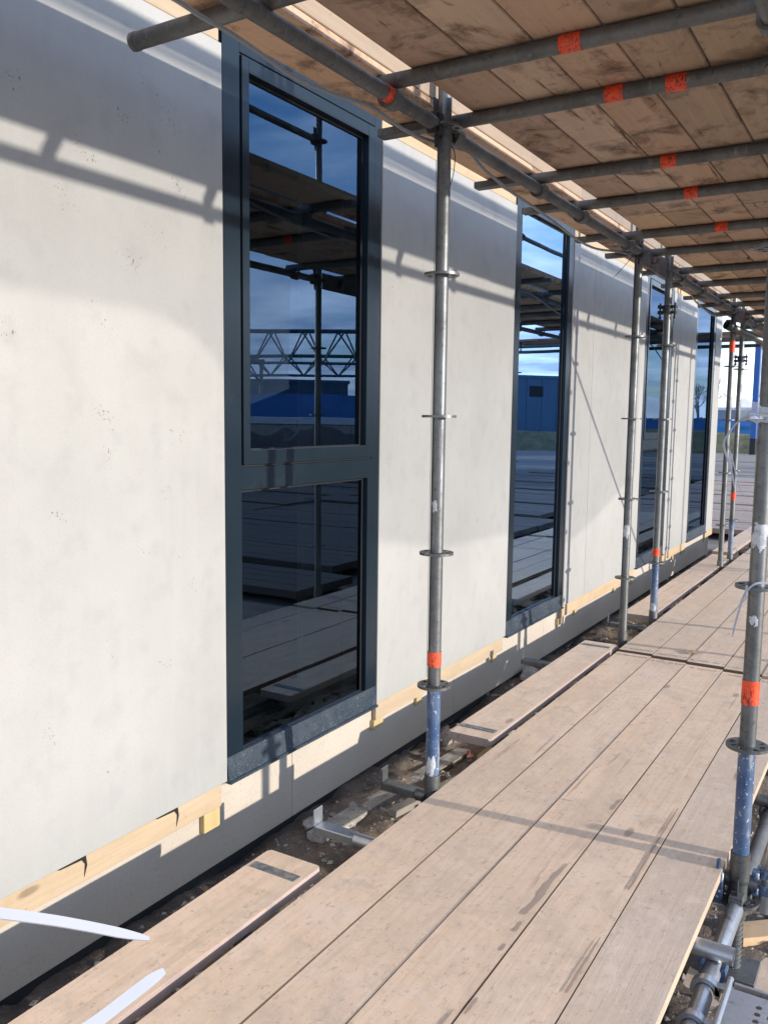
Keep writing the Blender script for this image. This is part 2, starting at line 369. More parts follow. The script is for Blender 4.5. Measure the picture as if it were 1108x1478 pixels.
    def mesh(s, name, material, smooth=True):
        me = bpy.data.meshes.new(name); me.from_pydata([tuple(v) for v in s.v], [], s.f)
        bm = bmesh.new(); bm.from_mesh(me); bmesh.ops.recalc_face_normals(bm, faces=bm.faces); bm.to_mesh(me); bm.free()
        for m in (material if isinstance(material, list) else [material]): me.materials.append(MAT[m])
        if smooth:
            me.shade_smooth(); me.set_sharp_from_angle(angle=radians(38))
        return me
    def build(s, name, material, parent=None, smooth=True, kind=None):
        o = bpy.data.objects.new(name, s.mesh(name, material, smooth)); COL.objects.link(o)
        if parent is None: o.location = s.o
        elif parent.type != 'EMPTY' or True: o.parent = parent
        if kind: o['kind'] = kind
        return o
def tag(o, label, cat, group=None):
    o['label'] = label; o['category'] = cat
    if group: o['group'] = group
    return o
def thing(name, loc, label, cat, group=None):
    o = bpy.data.objects.new(name, None); o.empty_display_size = .1; COL.objects.link(o); o.location = loc
    return tag(o, label, cat, group)
ORD = ['first', 'second', 'third', 'fourth', 'fifth', 'sixth', 'seventh', 'eighth', 'ninth', 'tenth', 'eleventh', 'twelfth', 'thirteenth', 'fourteenth']
R = .02415
WX = -2.093           # outer face of the cladding panels
DECK = -1.398         # top of the lower planks
ZL, ZU = -1.5, 1.0    # axes of the lower and upper ledgers
XI, XO = -1.482, -.37 # inner and outer row of standards

# ------------------------------------------------------------------ ground
def gz(x, y):
    h = -1.742 + .035*noise.noise((x*1.6, y*1.1, 3.1)) + .035*noise.noise((x*5, y*5, .4)) + .016*noise.noise((x*16, y*16, 7)) + .008*noise.noise((x*45, y*45, 2))
    if x < -1.95: h += .012*min(1, (-1.95-x)/.1)
    return h
mb = MB((0, 0, -1.85))
g = 3000
mb.add([(-g, -g, -1.85), (g, -g, -1.85), (g, g, -1.85), (-g, g, -1.85)], [(0, 1, 2, 3)])
o = mb.build('ground', 'ground_far', smooth=False); o['kind'] = 'structure'
def soil(name, x0, x1, y0, y1, st):
    nx = int((x1-x0)/st); ny = int((y1-y0)/st); mb = MB((0, 0, -1.8)); vs = []; fs = []
    for j in range(ny+1):
        for i in range(nx+1):
            x = x0+(x1-x0)*i/nx; y = y0+(y1-y0)*j/ny; vs.append((x, y, gz(x, y)))
    for j in range(ny):
        for i in range(nx): a = j*(nx+1)+i; fs.append((a, a+1, a+nx+2, a+nx+1))
    o = mb.add(vs, fs).build(name, 'soil'); o['kind'] = 'structure'; return o
soil('soil_strip', -2.16, -1.2, .6, 13.0, .022)
soil('soil_verge', -.75, .6, .9, 5.2, .025)
soil('soil_bed', -1.2, -.75, .6, 13.0, .08)

# ------------------------------------------------------------------ building
B = thing('modular_building', (-2.1, 2.0, -1.8), 'pale concrete-clad modular building with tall dark grey windows beside the scaffold', 'building')
BO = B.location
def bp(): return MB(BO)
WIN = [(2.367, 3.417), (4.955, 5.985), (7.93, 8.95), (10.02, 11.1)]
ZB, ZT = -1.362, 1.25
segs = [(-2.6, 2.363), (3.421, 3.917), (3.923, 4.951), (5.989, 6.468), (6.474, 7.926), (8.954, 10.016), (11.104, 11.47)]
for a, b in segs:
    bp().box((WX-.022, a, ZB), (WX, b, ZT), .002).build('wall_panel', 'concrete_panel', B, smooth=False)
    bp().box((WX-.022, a, 1.342), (WX, b, 3.3), .002).build('wall_panel', 'concrete_panel', B, smooth=False)
walls = [(-2.6, 2.367), (3.417, 4.955), (5.985, 7.93), (8.95, 10.02), (11.1, 11.47)]
for a, b in walls:
    bp().box((-2.30, a, -1.355), (WX-.03, b, 3.3)).build('inner_wall', 'joint_dark', B, smooth=False)
    bb = max(a-.02, -2.6); be = b-.04
    bp().box((WX-.029, a+.006, -1.447), (WX-.006, b-.03 if b < 11 else b+.07, -1.352), .002).build('batten', 'pine', B, smooth=False)
    bp().box((WX-.029, a+.004, 1.254), (WX-.006, b-.012, 1.338), .002).build('batten', 'pine', B, smooth=False)
for a, b in WIN:
    bp().box((-2.30, a, 1.345), (WX-.004, b, 3.3)).build('wall_panel', 'frame_grey', B, smooth=False)
# plinth
pj = [-2.6, .2, 1.41, 2.80, 4.30, 5.70, 7.2, 8.7, 10.2, 11.33]
for a, b in zip(pj, pj[1:]):
    bp().box((-2.16, a+.0015, -1.682), (-2.124, b-.0015, -1.37), .0015).build('plinth_panel', 'plinth_board', B, smooth=False)
bp().box((-2.3, -2.6, -2.1), (-2.162, 11.3, -1.36)).build('foundation', 'joint_dark', B, smooth=False)
for y0, y1, z0 in [(2.245, 2.335, -1.525), (3.41, 3.50, -1.495), (5.93, 6.02, -1.50), (8.97, 9.06, -1.50), (7.88, 7.925, -1.51), (10.0, 10.03, -1.5), (11.12, 11.2, -1.49)]:
    bp().box((-2.1235, y0+.0, z0+.004), (WX-.008, y1-.004, -1.4475), .002).build('spacer_block', 'pine_block', B, smooth=False)
for y0 in [1.05, 3.84, 4.80, 6.31, 7.33, 9.45, 9.9, .4]:
    bp().box((-2.1235, y0, -1.495), (WX-.014, y0+.055, -1.4475), .002).build('spacer_block', 'pine_block', B, smooth=False)
# torn membrane strips over the lower batten
for y0, z0 in [(1.60, -1.36), (1.995, -1.36)]:
    m = bp(); pts = [(0, 0), (.115, 0), (.12, -.035), (.108, -.07), (.112, -.03), (.10, -.012), (.02, -.008)]
    m.prism([(y0+p[0], z0+p[1]) for p in pts], 'x', WX-.0055, WX-.0035); m.build('membrane_flap', 'black_rubber', B, smooth=False)
# pits in the cast panels, in clusters
rp = random.Random(3)
def pits(clusters):
    m = bp()
    for cy, cz, n, sp in clusters:
        for _ in range(n):
            y = cy+rp.gauss(0, sp); z = cz+rp.gauss(0, sp*.8)-(y-cy)*.5
            if z > ZT-.02 or z < ZB+.02: continue
            w = rp.uniform(.0008, .0022); h = w*rp.uniform(.7, 2.4); an = rp.uniform(-.3, 1.0)
            if rp.random() < .08: w *= 1.7; h *= 1.5
            pts = []
            for i in range(6):
                t = 2*pi*i/6; q = rp.uniform(.55, 1.15); a_, b_ = w*q*cos(t), h*q*sin(t)
                pts.append((WX+.0004, y+a_*cos(an)-b_*sin(an), z+a_*sin(an)+b_*cos(an)))
            m.add(pts, [tuple(range(6))])
    return m
CL = [(1.9, .9), (1.71, .6), (1.94, .47), (2.06, .55), (1.82, -.01), (1.84, -.13), (1.78, .74), (2.12, .92), (2.16, .72), (1.98, -.43), (2.09, -.27), (1.83, -.74), (2.06, -.84), (1.65, -.3), (1.83, -1.13), (1.81, .29), (2.13, .76), (2.13, -.07), (1.54, .88), (2.0, 1.02), (1.45, 1.03), (1.6, -.95), (2.2, -.6), (1.5, .2)]
cl = [(y, z, rp.randint(9, 26) if i < 9 else rp.randint(5, 14), rp.uniform(.016, .032)) for i, (y, z) in enumerate(CL)]
cl += [(rp.uniform(-2.4, 1.3), rp.uniform(-1.2, 1.1), 14, .025) for _ in range(30)]
cl += [(y, z, 7, .02) for y, z in [(3.51, .57), (3.49, .19), (3.6, .98), (4.3, .1), (4.5, -.6), (3.55, -.4), (6.9, .3), (7.3, -.5), (6.2, -.2)]]
pits(cl).build('pitting', 'pit_dark', B, smooth=False, kind='stuff')
# interior shell
for a, b in [((-8, -2.6, -1.60), (-2.31, 11.4, -1.36))]: bp().box(a, b).build('floor_slab', 'interior_floor', B, smooth=False)
bp().box((-8, -2.6, 3.0), (-2.31, 11.4, 3.3)).build('ceiling_slab', 'interior_dark', B, smooth=False)
bp().box((-8, -2.6, 3.305), (WX+.02, 11.5, 3.4)).build('roof', 'joint_dark', B, smooth=False)
bp().box((-5.0, -2.6, -1.35), (-4.9, 11.3, 2.99)).build('partition', 'interior_dark', B, smooth=False)
bp().box((-8, 11.35, -1.7), (-2.125, 11.45, 3.3)).build('end_wall', 'plinth_board', B, smooth=False)
bp().box((-8, -2.7, -1.7), (-2.125, -2.61, 3.3)).build('end_wall', 'plinth_board', B, smooth=False)
for y in [4.1, 6.9, 9.5]:
    bp().box((-4.88, y, -1.35), (-2.32, y+.1, 2.99)).build('partition', 'interior_dark', B, smooth=False)

def window(y0, y1, kind):
    w = bp(); fx0, fx1 = WX-.075, WX-.004
    zb, zt = -1.375, 1.338
    st = .092
    if kind == 'split': tz0, tz1 = -.281, -.195
    # outer frame
    w.box((fx0, y0+.002, zb+.10), (fx1, y0+st, zt), .0015); w.box((fx0, y1-st, zb+.10), (fx1, y1-.002, zt if kind != 'split' else tz1), .0015)
    if kind == 'split': w.box((fx0, y1-.060, tz1+.0002), (fx1, y1-.002, zt), .0015)
    w.box((fx0, y0+st+.0005, 1.256), (fx1, y1-(.0605 if kind == 'split' else st+.0005), zt), .0015)
    if kind == 'split': w.box((fx0, y0+st+.0005, tz0), (fx1, y1-st-.0005, tz1), .0015)
    win = w.build('window', 'frame_grey', B, smooth=False)
    # sill: sloping face and drip lip
    s = bp(); s.prism([(fx0, zb+.099), (fx1-.004, zb+.099), (fx1+.006, zb+.012), (fx1+.016, zb+.010), (fx1+.016, zb), (fx0, zb)], 'y', y0+.003, y1-.003)
    s.build('sill', 'frame_dusty', win, smooth=False)
    g0, g1 = y0+st, y1-st
    def pane(a, b, z0, z1):
        k = bp(); k.add([(WX-.030, a, z0), (WX-.030, b, z0), (WX-.030, b, z1), (WX-.030, a, z1)], [(0, 1, 2, 3)]); k.build('pane', 'glass', win, smooth=False)
    def gasket(a, b, z0, z1, t=.007, rgt=.012):
        k = bp(); x0, x1 = WX-.065, WX-.0285
        k.box((x0, a, z0), (x1, a+t*.5, z1)); k.box((x0, b-rgt, z0), (x1, b, z1)); k.box((x0, a+t*.5, z0), (x1, b-rgt, z0+t*.6)); k.box((x0, a+t*.5, z1-t*1.4), (x1, b-rgt, z1))
        k.build('gasket', 'gasket', win, smooth=False)
    if kind == 'split':
        # opening sash in the upper light
        s = bp(); a, b, z0, z1 = g0+.007, g1+.014, tz1+.007, 1.249; q = .038; x0, x1 = WX-.070, WX+.0015
        b = y1-.067
        s.box((x0, a, z0), (x1, a+q, z1), .0015); s.box((x0, b-q-.012, z0), (x1, b, z1), .0015)
        s.box((x0, a+q+.0003, z0), (x1, b-q-.0123, z0+.055), .0015); s.box((x0, a+q+.0003, z1-.05), (x1, b-q-.0123, z1), .0015)
        s.build('sash', 'frame_grey', win, smooth=False)
        pane(a+q, b-q-.012, z0+.055, z1-.05); gasket(a+q, b-q-.012, z0+.055, z1-.05)
        k = bp()
        k.box((WX-.069, g0, tz1), (WX-.012, g0+.0065, 1.256)); ge = y1-.0602; k.box((WX-.069, ge-.0065, tz1+.0003), (WX-.012, ge, 1.256)); k.box((WX-.069, g0+.0065, 1.2495), (WX-.012, ge-.0065, 1.256)); k.box((WX-.069, g0+.0065, tz1+.0003), (WX-.012, ge-.0065, tz1+.0065))
        k.build('gap_seal', 'gasket', win, smooth=False)
        pane(g0, g1, zb+.10, tz0); gasket(g0, g1, zb+.10, tz0)
    else:
        pane(g0, g1, zb+.10, 1.256); gasket(g0, g1, zb+.10, 1.256, rgt=.018)
    return win
for (a, b), k in zip(WIN, ['split', 'full', 'split', 'full']): window(a, b, k)
# things standing inside the rooms behind the glass
o = tag(MB((-2.62, 3.8, -1.35)).box((-2.64, 3.52, -1.35), (-2.61, 4.09, 2.4)).build('plasterboard_sheet', 'interior_board', smooth=False), 'pale plasterboard sheet standing inside behind the nearest window', 'board')

# ------------------------------------------------------------------ scaffold parts
def rosette_mesh():
    m = MB(); n = 48; t = .0045; rr = [R+.0005, .036, .0525, .0625]
    ring = lambda k, z: [(rr[k]*cos(2*pi*i/n), rr[k]*sin(2*pi*i/n), z) for i in range(n)]
    vs = []
    for z in (t, -t):
        for k in range(4): vs += ring(k, z)
    solid = lambda i: (i % 6) in (0, 5) if (i//6) % 2 == 0 else (i % 6) in (0, 1, 4, 5)
    fs = []
    I = lambda s, k, i: s*4*n+k*n+i % n
    for i in range(n):
        for k in (0, 1, 2):
            if k == 1 and not solid(i): continue
            fs += [(I(0, k, i), I(0, k+1, i), I(0, k+1, i+1), I(0, k, i+1)), (I(1, k, i), I(1, k, i+1), I(1, k+1, i+1), I(1, k+1, i))]
        fs.append((I(0, 3, i), I(1, 3, i), I(1, 3, i+1), I(0, 3, i+1)))
        if not solid(i):
            fs += [(I(0, 1, i), I(0, 1, i+1), I(1, 1, i+1), I(1, 1, i)), (I(0, 2, i), I(1, 2, i), I(1, 2, i+1), I(0, 2, i+1))]
            if solid(i-1): fs.append((I(0, 1, i), I(1, 1, i), I(1, 2, i), I(0, 2, i)))
            if solid(i+1): fs.append((I(0, 1, i+1), I(0, 2, i+1), I(1, 2, i+1), I(1, 1, i+1)))
    m.add(vs, fs); return m.mesh('rosette', 'galvanised')
ROS = rosette_mesh()
def add_tape(parent, o, p0, p1, r=R+.0012, name='tape'):
    return MB(o).tube(p0, p1, r, 24, hollow=.001).build(name, 'orange_tape', parent)

def standard(x, y, label, zb=-1.5, top=2.75, blue=None, collar=True, tapes=(), mt='galvanised'):
    t = thing('scaffold_standard', (x, y, gz(x, y) if zb < -1.45 else zb), label, 'scaffold pole', 'scaffold standards')
    o = t.location.copy()
    zc = -1.36
    MB(o).tube((x, y, zc), (x, y, top), R, 28).build('tube', mt, t)
    if blue: MB(o).tube((x, y, blue[0]), (x, y, blue[1]), R+.0009, 28).build('painted_band', 'blue_paint', t)
    c = MB(o); c.tube((x, y, -1.43), (x, y, -1.345), .0298, 28); c.tube((x, y, -1.445), (x, y, -1.43), .026, 28, r1=.0298, caps=False); c.tube((x, y, -1.56), (x, y, -1.445), .0262, 24)
    c.build('base_collar', 'galvanised', t)
    j = MB(o); j.tube((x, y, -1.755), (x, y, -1.56), .0175, 16)
    for i in range(12): j.tube((x, y, -1.75+i*.016), (x, y, -1.742+i*.016), .0205, 16)
    j.box((x-.07, y-.07, o.z-.005), (x+.07, y+.07, o.z+.012), .001)
    j.build('base_jack', 'galvanised_dull', t)
    z = -1.5
    while z < top:
        r = bpy.data.objects.new('rosette', ROS); COL.objects.link(r); r.parent = t; r.location = (0, 0, z-o.z); r.rotation_euler = (0, 0, .2*z+y)
        z += .5
    for (z0, z1) in tapes: add_tape(t, o, (x, y, z0), (x, y, z1), r=R+.002)
    return t
YS = [.12, 2.805, 5.43, 6.146, 8.745, 9.26, 11.75]
IN = [standard(XI, YS[0], 'inner scaffold standard just left of the picture edge'),
      standard(-1.467, 2.805, 'inner scaffold pole with orange tape and worn blue foot, between first and second windows', blue=(-1.345, -1.005), tapes=[(-.925, -.87)]),
      standard(-1.495, 5.43, 'all grey inner scaffold pole with rusty foot beside the third window'),
      standard(-1.482, 6.146, 'inner scaffold pole with blue foot and black clamp, right of the all grey pole', blue=(-1.345, -1.02), tapes=[(-.955, -.90)]),
      standard(-1.50, 8.745, 'far inner scaffold pole with orange tape near its top', tapes=[(.63, .74)]),
      standard(-1.50, 9.26, 'far inner scaffold pole with orange tape at half height and blue foot', blue=(-1.345, -1.0), tapes=[(-.80, -.72)]),
      standard(-1.50, YS[6], 'inner scaffold pole at the end of the building')]
ox = [(-.37, .12, 'outer scaffold pole beside the camera carrying white cable ties', {}),
      (-.372, 2.80, 'nearest outer scaffold pole at the right edge with red tape and blue foot', dict(blue=(-1.36, -1.005), tapes=[(-.865, -.79)])),
      (XO, 5.43, 'outer scaffold pole opposite the all grey inner pole, mirrored in first window', {}),
      (XO, 6.146, 'outer scaffold pole opposite the black clamped inner pole', {}),
      (XO, 8.745, 'outer scaffold pole opposite the far inner pole', {}),
      (XO, 9.26, 'outer scaffold pole mirrored in the second window', {}),
      (XO, YS[6], 'outer scaffold pole at the end of the building', {})]
OUT = [standard(x, y, l, **k) for x, y, l, k in ox]

def wedge_head(m, x, y, z, sx, sy):
    # forked head with a driven wedge, pointing from the rosette outwards along (sx, sy)
    d = Vector((sx, sy, 0)); n = Vector((-sy, sx, 0)); p = Vector((x, y, z))
    def bx(a0, a1, w, z0, z1):
        q = [p+d*a0-n*w, p+d*a1-n*w, p+d*a1+n*w, p+d*a0+n*w]
        m.add([(v.x, v.y, v.z+z0) for v in q]+[(v.x, v.y, v.z+z1) for v in q], [(0, 1, 2, 3), (7, 6, 5, 4), (0, 4, 5, 1), (1, 5, 6, 2), (2, 6, 7, 3), (3, 7, 4, 0)])
    bx(.030, .075, .019, .008, .036); bx(.030, .075, .019, -.036, -.008); bx(.064, .082, .019, -.03, .03)
    return m
def wedge(m, x, y, z, sx, sy):
    d = Vector((sx, sy, 0)); n = Vector((-sy, sx, 0)); p = Vector((x, y, z))
    q = lambda a, w, h: (p+d*a+n*w)+Vector((0, 0, h))
    vs = [q(.038, -.003, -.075), q(.050, -.003, -.075), q(.066, -.003, .085), q(.036, -.003, .085), q(.038, .003, -.075), q(.050, .003, -.075), q(.066, .003, .085), q(.036, .003, .085)]
    m.add(vs, [(0, 1, 2, 3), (7, 6, 5, 4), (0, 4, 5, 1), (1, 5, 6, 2), (2, 6, 7, 3), (3, 7, 4, 0)]); return m

def ledger(name, x, y0, y1, z, label, mt='galvanised_dull', tapes=(), group='scaffold ledgers', cat='scaffold tube'):
    t = thing(name, (x, y0, z), label, cat, group); o = t.location.copy()
    MB(o).tube((x, y0+.07, z), (x, y1-.07, z), R, 22).build('tube', mt, t)
    for (y, s) in ((y0, 1), (y1, -1)):
        wedge_head(MB(o), x, y, z, 0, s).build('wedge_head', 'dark_steel' if z > 0 else 'galvanised_dull', t, smooth=False)
        wedge(MB(o), x, y, z, 0, s).build('wedge', 'dark_steel', t, smooth=False)
    for a, b in tapes: add_tape(t, o, (x, a, z), (x, b, z))
    return t
bays = [(0, 1), (1, 2), (3, 4), (5, 6)]
bn = ['nearest', 'second', 'third', 'last']
for k, (a, b) in enumerate(bays):
    xi = [-1.476, -1.482, -1.491, -1.5][k]
    ledger('scaffold_ledger', xi, YS[a], YS[b], ZU, f'inner ledger tube under the upper deck, {bn[k]} bay', tapes=[(2.405, 2.475)] if k == 0 else ())
    ledger('scaffold_ledger', XO, YS[a], YS[b], ZU, f'outer ledger tube under the upper deck, {bn[k]} bay')
    ledger('scaffold_ledger', xi, YS[a], YS[b], ZL, f'inner ledger tube below the lower walkway, {bn[k]} bay')
    ledger('scaffold_ledger', XO, YS[a], YS[b], ZL, f'outer ledger tube below the lower walkway, {bn[k]} bay', mt='galvanised_bright' if k == 0 else 'galvanised_dull')
    for z, w in ((1.5, 'middle'), (2.0, 'top')):
        ledger('guard_rail', XO, YS[a], YS[b], z, f'{w} guard rail above the upper deck, {bn[k]} bay', group='guard rails above the upper deck', cat='guard rail')
for k, (a, b) in enumerate(((2, 3), (4, 5))):
    for x, nm in ((-1.49, 'inner'), (XO, 'outer')):
        t = thing('spacer_plate', (x, YS[a], .94), f'grey steel spacer plate with red spots joining the {nm} {["black clamped", "far"][k]} pole pair', 'steel plate', 'spacer plates between paired poles'); o = t.location.copy()
        MB(o).box((x-.006, YS[a]+.05, .94), (x+.006, YS[b]-.05, 1.06), .002).build('plate', 'galvanised_dull', t, smooth=False)
        for dy in (.3, .42): MB(o).tube((x+.006, YS[a]+dy, 1.0), (x+.009, YS[a]+dy, 1.0), .017, 14).build('spot', 'orange_tape', t)

def transom(y, z, label, xl, xr, tapes=(), stub=None, stop=True, saddles=True, mt='galvanised_dull', blue=False, group='upper deck transoms'):
    t = thing('scaffold_transom', (xl, y, z), label, 'scaffold tube', group); o = t.location.copy()
    MB(o).tube((xl, y, z), (xr, y, z), R, 20, hollow=.003).build('tube', mt, t)
    if saddles:
        zl = z-.048
        for x in (XI, XO):
            s = MB(o); s.arc((x, y, zl), 'y', R+.001, R+.012, .05, -1.15*pi, .15*pi, 14); s.box((x-.038, y-.012, zl-.012), (x-.030, y+.012, zl+.03)); s.build('saddle', 'galvanised_dull' if not blue else 'blue_paint', t)
    if stub:
        s = MB(o); s.box((stub, y-.026, z-.012), (xl-.0005, y+.026, z+.018), .003); s.build('bracket_arm', mt, t, smooth=False)
        if stop: MB(o).box((stub-.006, y-.026, z-.012), (stub-.0005, y+.026, z+.075), .002).build('end_stop', mt, t, smooth=False)
    for a, b in tapes: add_tape(t, o, (a, y, z), (b, y, z))
    return t
UT = [(.62, ()), (1.22, ()), (2.465, [(-.925, -.862)]), (2.905, [(-.735, -.672), (-.93, -.87)]), (3.745, [(-.955, -.893)]), (4.31, [(-.985, -.925)]), (5.135, [(-1.0, -.935)]), (5.72, ()), (6.5, ()), (7.19, ()), (7.97, ()), (8.57, ()), (9.28, ()), (10.0, ()), (10.8, ())]
for k, (y, tp) in enumerate(UT):
    transom(y, ZU+.048, f'{["first","second"][k]+" upper transom, ahead of the frame" if k < 2 else ORD[k-2]+" transom tube under the upper deck counting from the camera"}', -1.53, -.30, tapes=[(a, b) for a, b in tp], stub=(-1.79 if k != 2 else None), stop=False)
t = thing('scaffold_tube', (-1.94, 1.83, 1.05), 'open-ended scaffold tube poking towards the wall at the top left', 'scaffold tube'); o = t.location.copy()
MB(o).tube((-1.945, 1.83, 1.035), (-.25, 1.83, 1.05), R, 28, hollow=.0035).build('tube', 'galvanised_dull', t)
MB(o).tube((-1.9455, 1.83, 1.035), (-1.93, 1.83, 1.035), R+.0015, 28, hollow=.004).build('cut_end', 'galvanised', t)
LT = [.5, 1.15, 1.75, 2.395, 2.83, 3.50, 4.13, 4.78, 5.30, 6.0, 6.7, 7.4, 8.1, 8.7, 9.4, 10.1, 10.8]
for k, y in enumerate(LT):
    st = {3: -1.70, 4: -1.69, 7: -1.90, 9: -1.75}.get(k, None)
    nm = {3: 'transom bracket with upturned end stop nearest the camera below the walkway', 4: 'transom bracket with upturned end at the blue-footed pole', 7: 'long bluish bracket reaching towards the second window', 9: 'bracket under the third loose plank'}.get(k, f'{ORD[k] if k < 14 else ["fifteenth","sixteenth","seventeenth"][k-14]} transom tube below the lower walkway')
    transom(y, ZL+.048, nm, -1.545, -.32, stub=st, mt='galvanised_bright' if k == 3 else 'galvanised', blue=(k == 3), group='lower walkway transoms')

# ------------------------------------------------------------------ planks
def plank(o, x0, x1, y0, y1, zt, th=.03, parent=None, name='plank', mt='plank_top', ch=.003, wob=.0012, rnd_end=0, axis='y', seed=0, edge=None):
    rg = random.Random(seed*17+5); m = MB(o); n = max(4, int(abs(y1-y0)/.35))
    w = x1-x0; prof = [(ch, 0), (w-ch, 0), (w, -ch), (w, -th+ch), (w-ch, -th), (ch, -th), (0, -th+ch), (0, -ch)]
    vs = []; fs = []
    ts = [0, .012] + [i/n for i in range(1, n)] + [None, None]
    Ls = y1-y0; cup = rg.uniform(-.0015, .0015)
    st = [0.0, rnd_end] if rnd_end else [0.0]
    st += [Ls*i/n for i in range(1, n)] + ([Ls-rnd_end, Ls] if rnd_end else [Ls])
    ph = rg.uniform(0, 9)
    for s in st:
        sh = wob*noise.noise((ph, s*.9, 0)); zz = wob*1.2*noise.noise((ph, s*.7, 5)); pinch = 0
        if rnd_end and (s == 0 or s == Ls): pinch = rnd_end*.8
        for i, (px, pz) in enumerate(prof):
            jx = wob*.6*noise.noise((ph+i, s*3.0, 1)); px2 = px+(pinch if px < w/2 else -pinch)
            a, b, c = x0+px2+sh+jx, y0+s, zt+pz+zz+cup*(2*px/w-1)**2
            vs.append((a, b, c) if axis == 'y' else (b, a, c))
    k = len(prof)
    for j in range(len(st)-1): fs += [(j*k+i, j*k+(i+1) % k, (j+1)*k+(i+1) % k, (j+1)*k+i) for i in range(k)]
    fs += [tuple(range(k-1, -1, -1)), tuple(range((len(st)-1)*k, len(st)*k))]
    m.add(vs, fs); mm = [mt] if not edge else [mt, edge]
    ob = m.build(name, mm, parent, smooth=False)
    if edge:
        for p in ob.data.polygons:
            if p.normal.z < .9: p.material_index = 1
    return ob
def stamp(o, parent, x0, x1, y, z, seed):
    rg = random.Random(seed); m = MB(o)
    x = x0+.012
    while x < x1-.012:
        w = rg.uniform(.004, .013); h = rg.uniform(.006, .013)
        if rg.random() < .8:
            yy = y+rg.uniform(-.003, .003)
            m.add([(x, yy-h/2, z+.0022), (x+w, yy-h/2+rg.uniform(-.002, .002), z+.0022), (x+w*.95, yy+h/2, z+.0022), (x+.001, yy+h/2+rg.uniform(-.002, .002), z+.0022)], [(0, 1, 2, 3)])
        x += w+rg.uniform(.001, .005)
    m.build('stamped_mark', 'stamp_ink', parent, smooth=False)
@mat('stamp_ink')
def _(k): k.set(Base_Color=k.mixc(k.noise(k.pos(), 60, 3), (.06, .065, .075), (.20, .19, .18)), Roughness=.8)

def walkway(label, xs, y0, y1, zt, under=False, skew=0.0, seed=0, stamps=True):
    t = thing('scaffold_walkway', (xs[0], y0, zt-.03), label, 'plank deck', 'plank walkways'); o = t.location.copy()
    for i in range(len(xs)-1):
        dy = skew*i; gp = .0013 if not under else (.0018, .0035, .0015, .0045, .002)[i]
        pl = plank(o, xs[i]+gp, xs[i+1]-gp, y0-dy+(.003*(i % 2)), y1-dy, zt+.0006*((i*7+seed) % 3-1), parent=t, mt='plank_under' if under else 'plank_top', seed=seed+i, edge=('plank_edge' if i == len(xs)-2 else 'joint_dirt') if not under else None, ch=.0010 if not under else .003)
        if stamps:
            stamp(o, pl, xs[i]+gp, xs[i+1]-gp, y1-dy-.06, zt+.0015, seed*31+i); stamp(o, pl, xs[i]+gp, xs[i+1]-gp, y0-dy+.05, zt+.0015, seed*37+i)
    return t
XL = [-1.437, -1.232, -1.026, -.820, -.6165, -.4165]
walkway('near stretch of the lower plank walkway in the foreground', XL, .15, 5.12, DECK, seed=1, skew=.028)
walkway('second stretch of the lower walkway beyond the butt joint', [x-.004 for x in XL], 5.165, 9.72, DECK+.004, seed=12, skew=.028)
walkway('far stretch of the lower walkway towards the building end', XL, 9.75, 13.2, DECK+.005, seed=23)
XU = [-1.41, -1.208, -1.006, -.806, -.604, -.40]
ZUP = ZU+.048+R+.031
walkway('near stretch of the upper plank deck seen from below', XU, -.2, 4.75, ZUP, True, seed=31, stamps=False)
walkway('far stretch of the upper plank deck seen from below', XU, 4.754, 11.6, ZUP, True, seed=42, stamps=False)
# loose inner planks
def loose(label, x0, x1, y0, y1, zt, seed, under=False, re=.012, strap=True):
    t = thing('loose_plank', (x0, y0, zt-.03), label, 'plank', 'single planks beside the wall'); o = t.location.copy()
    p = plank(o, x0, x1, y0, y1, zt, th=.036 if not under else .03, parent=t, name='board', mt='plank_under' if under else 'plank_top', ch=.006, wob=.004, rnd_end=re, seed=seed, edge=None if under else 'plank_side')
    if strap:
        for yy in (y0+.10, y1-.10):
            m = MB(o); m.box((x0+.02, yy-.018, zt+.001), (x1-.02, yy+.018, zt+.004), .001); m.build('end_strap', 'strap', t, smooth=False)
    return t
@mat('strap')
def _(k):
    a = k.noise(k.pos(), 45, 5, .7); k.set(Base_Color=k.mixc(k.ramp(a, (.4, 0.), (.6, 1.)), (.14, .15, .16), (.36, .32, .27)), Roughness=.6, Metallic=.3); k.bump(a, .8, .004)
loose('loose plank in the left foreground with a grey end strap', -1.69, -1.478, -.3, 2.10, DECK+.0, 51)
loose('loose plank between the blue-footed pole and the all grey pole', -1.69, -1.478, 3.37, 5.27, DECK, 52)
loose('loose plank beyond the all grey pole beside the third window', -1.72, -1.50, 6.19, 9.5, DECK, 53, strap=False)
loose('farthest loose plank at the building corner', -1.73, -1.53, 9.56, 13.6, DECK+.02, 54, strap=False)
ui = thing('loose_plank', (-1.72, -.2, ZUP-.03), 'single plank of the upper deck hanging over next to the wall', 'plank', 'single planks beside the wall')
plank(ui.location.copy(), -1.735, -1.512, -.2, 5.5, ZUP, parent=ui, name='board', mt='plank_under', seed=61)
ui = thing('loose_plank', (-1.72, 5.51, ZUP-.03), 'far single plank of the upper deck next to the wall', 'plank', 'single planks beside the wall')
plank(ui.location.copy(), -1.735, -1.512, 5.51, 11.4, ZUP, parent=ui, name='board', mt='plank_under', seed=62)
# toe boards on edge along the inner side of the upper deck
for y0, y1, w in ((-.2, 4.409, 'near'), (4.410, 9.009, 'middle'), (9.010, 11.5, 'far')):
    t = thing('toe_board', (-1.527, y0, ZUP), f'{w} toe board on edge in the slot of the upper deck', 'toe board', 'toe boards of the upper deck')
    MB(t.location.copy()).box((-1.540, y0, ZUP+.003), (-1.514, y1, ZUP+.10), .003).build('board', 'toe_wood', t, smooth=False)
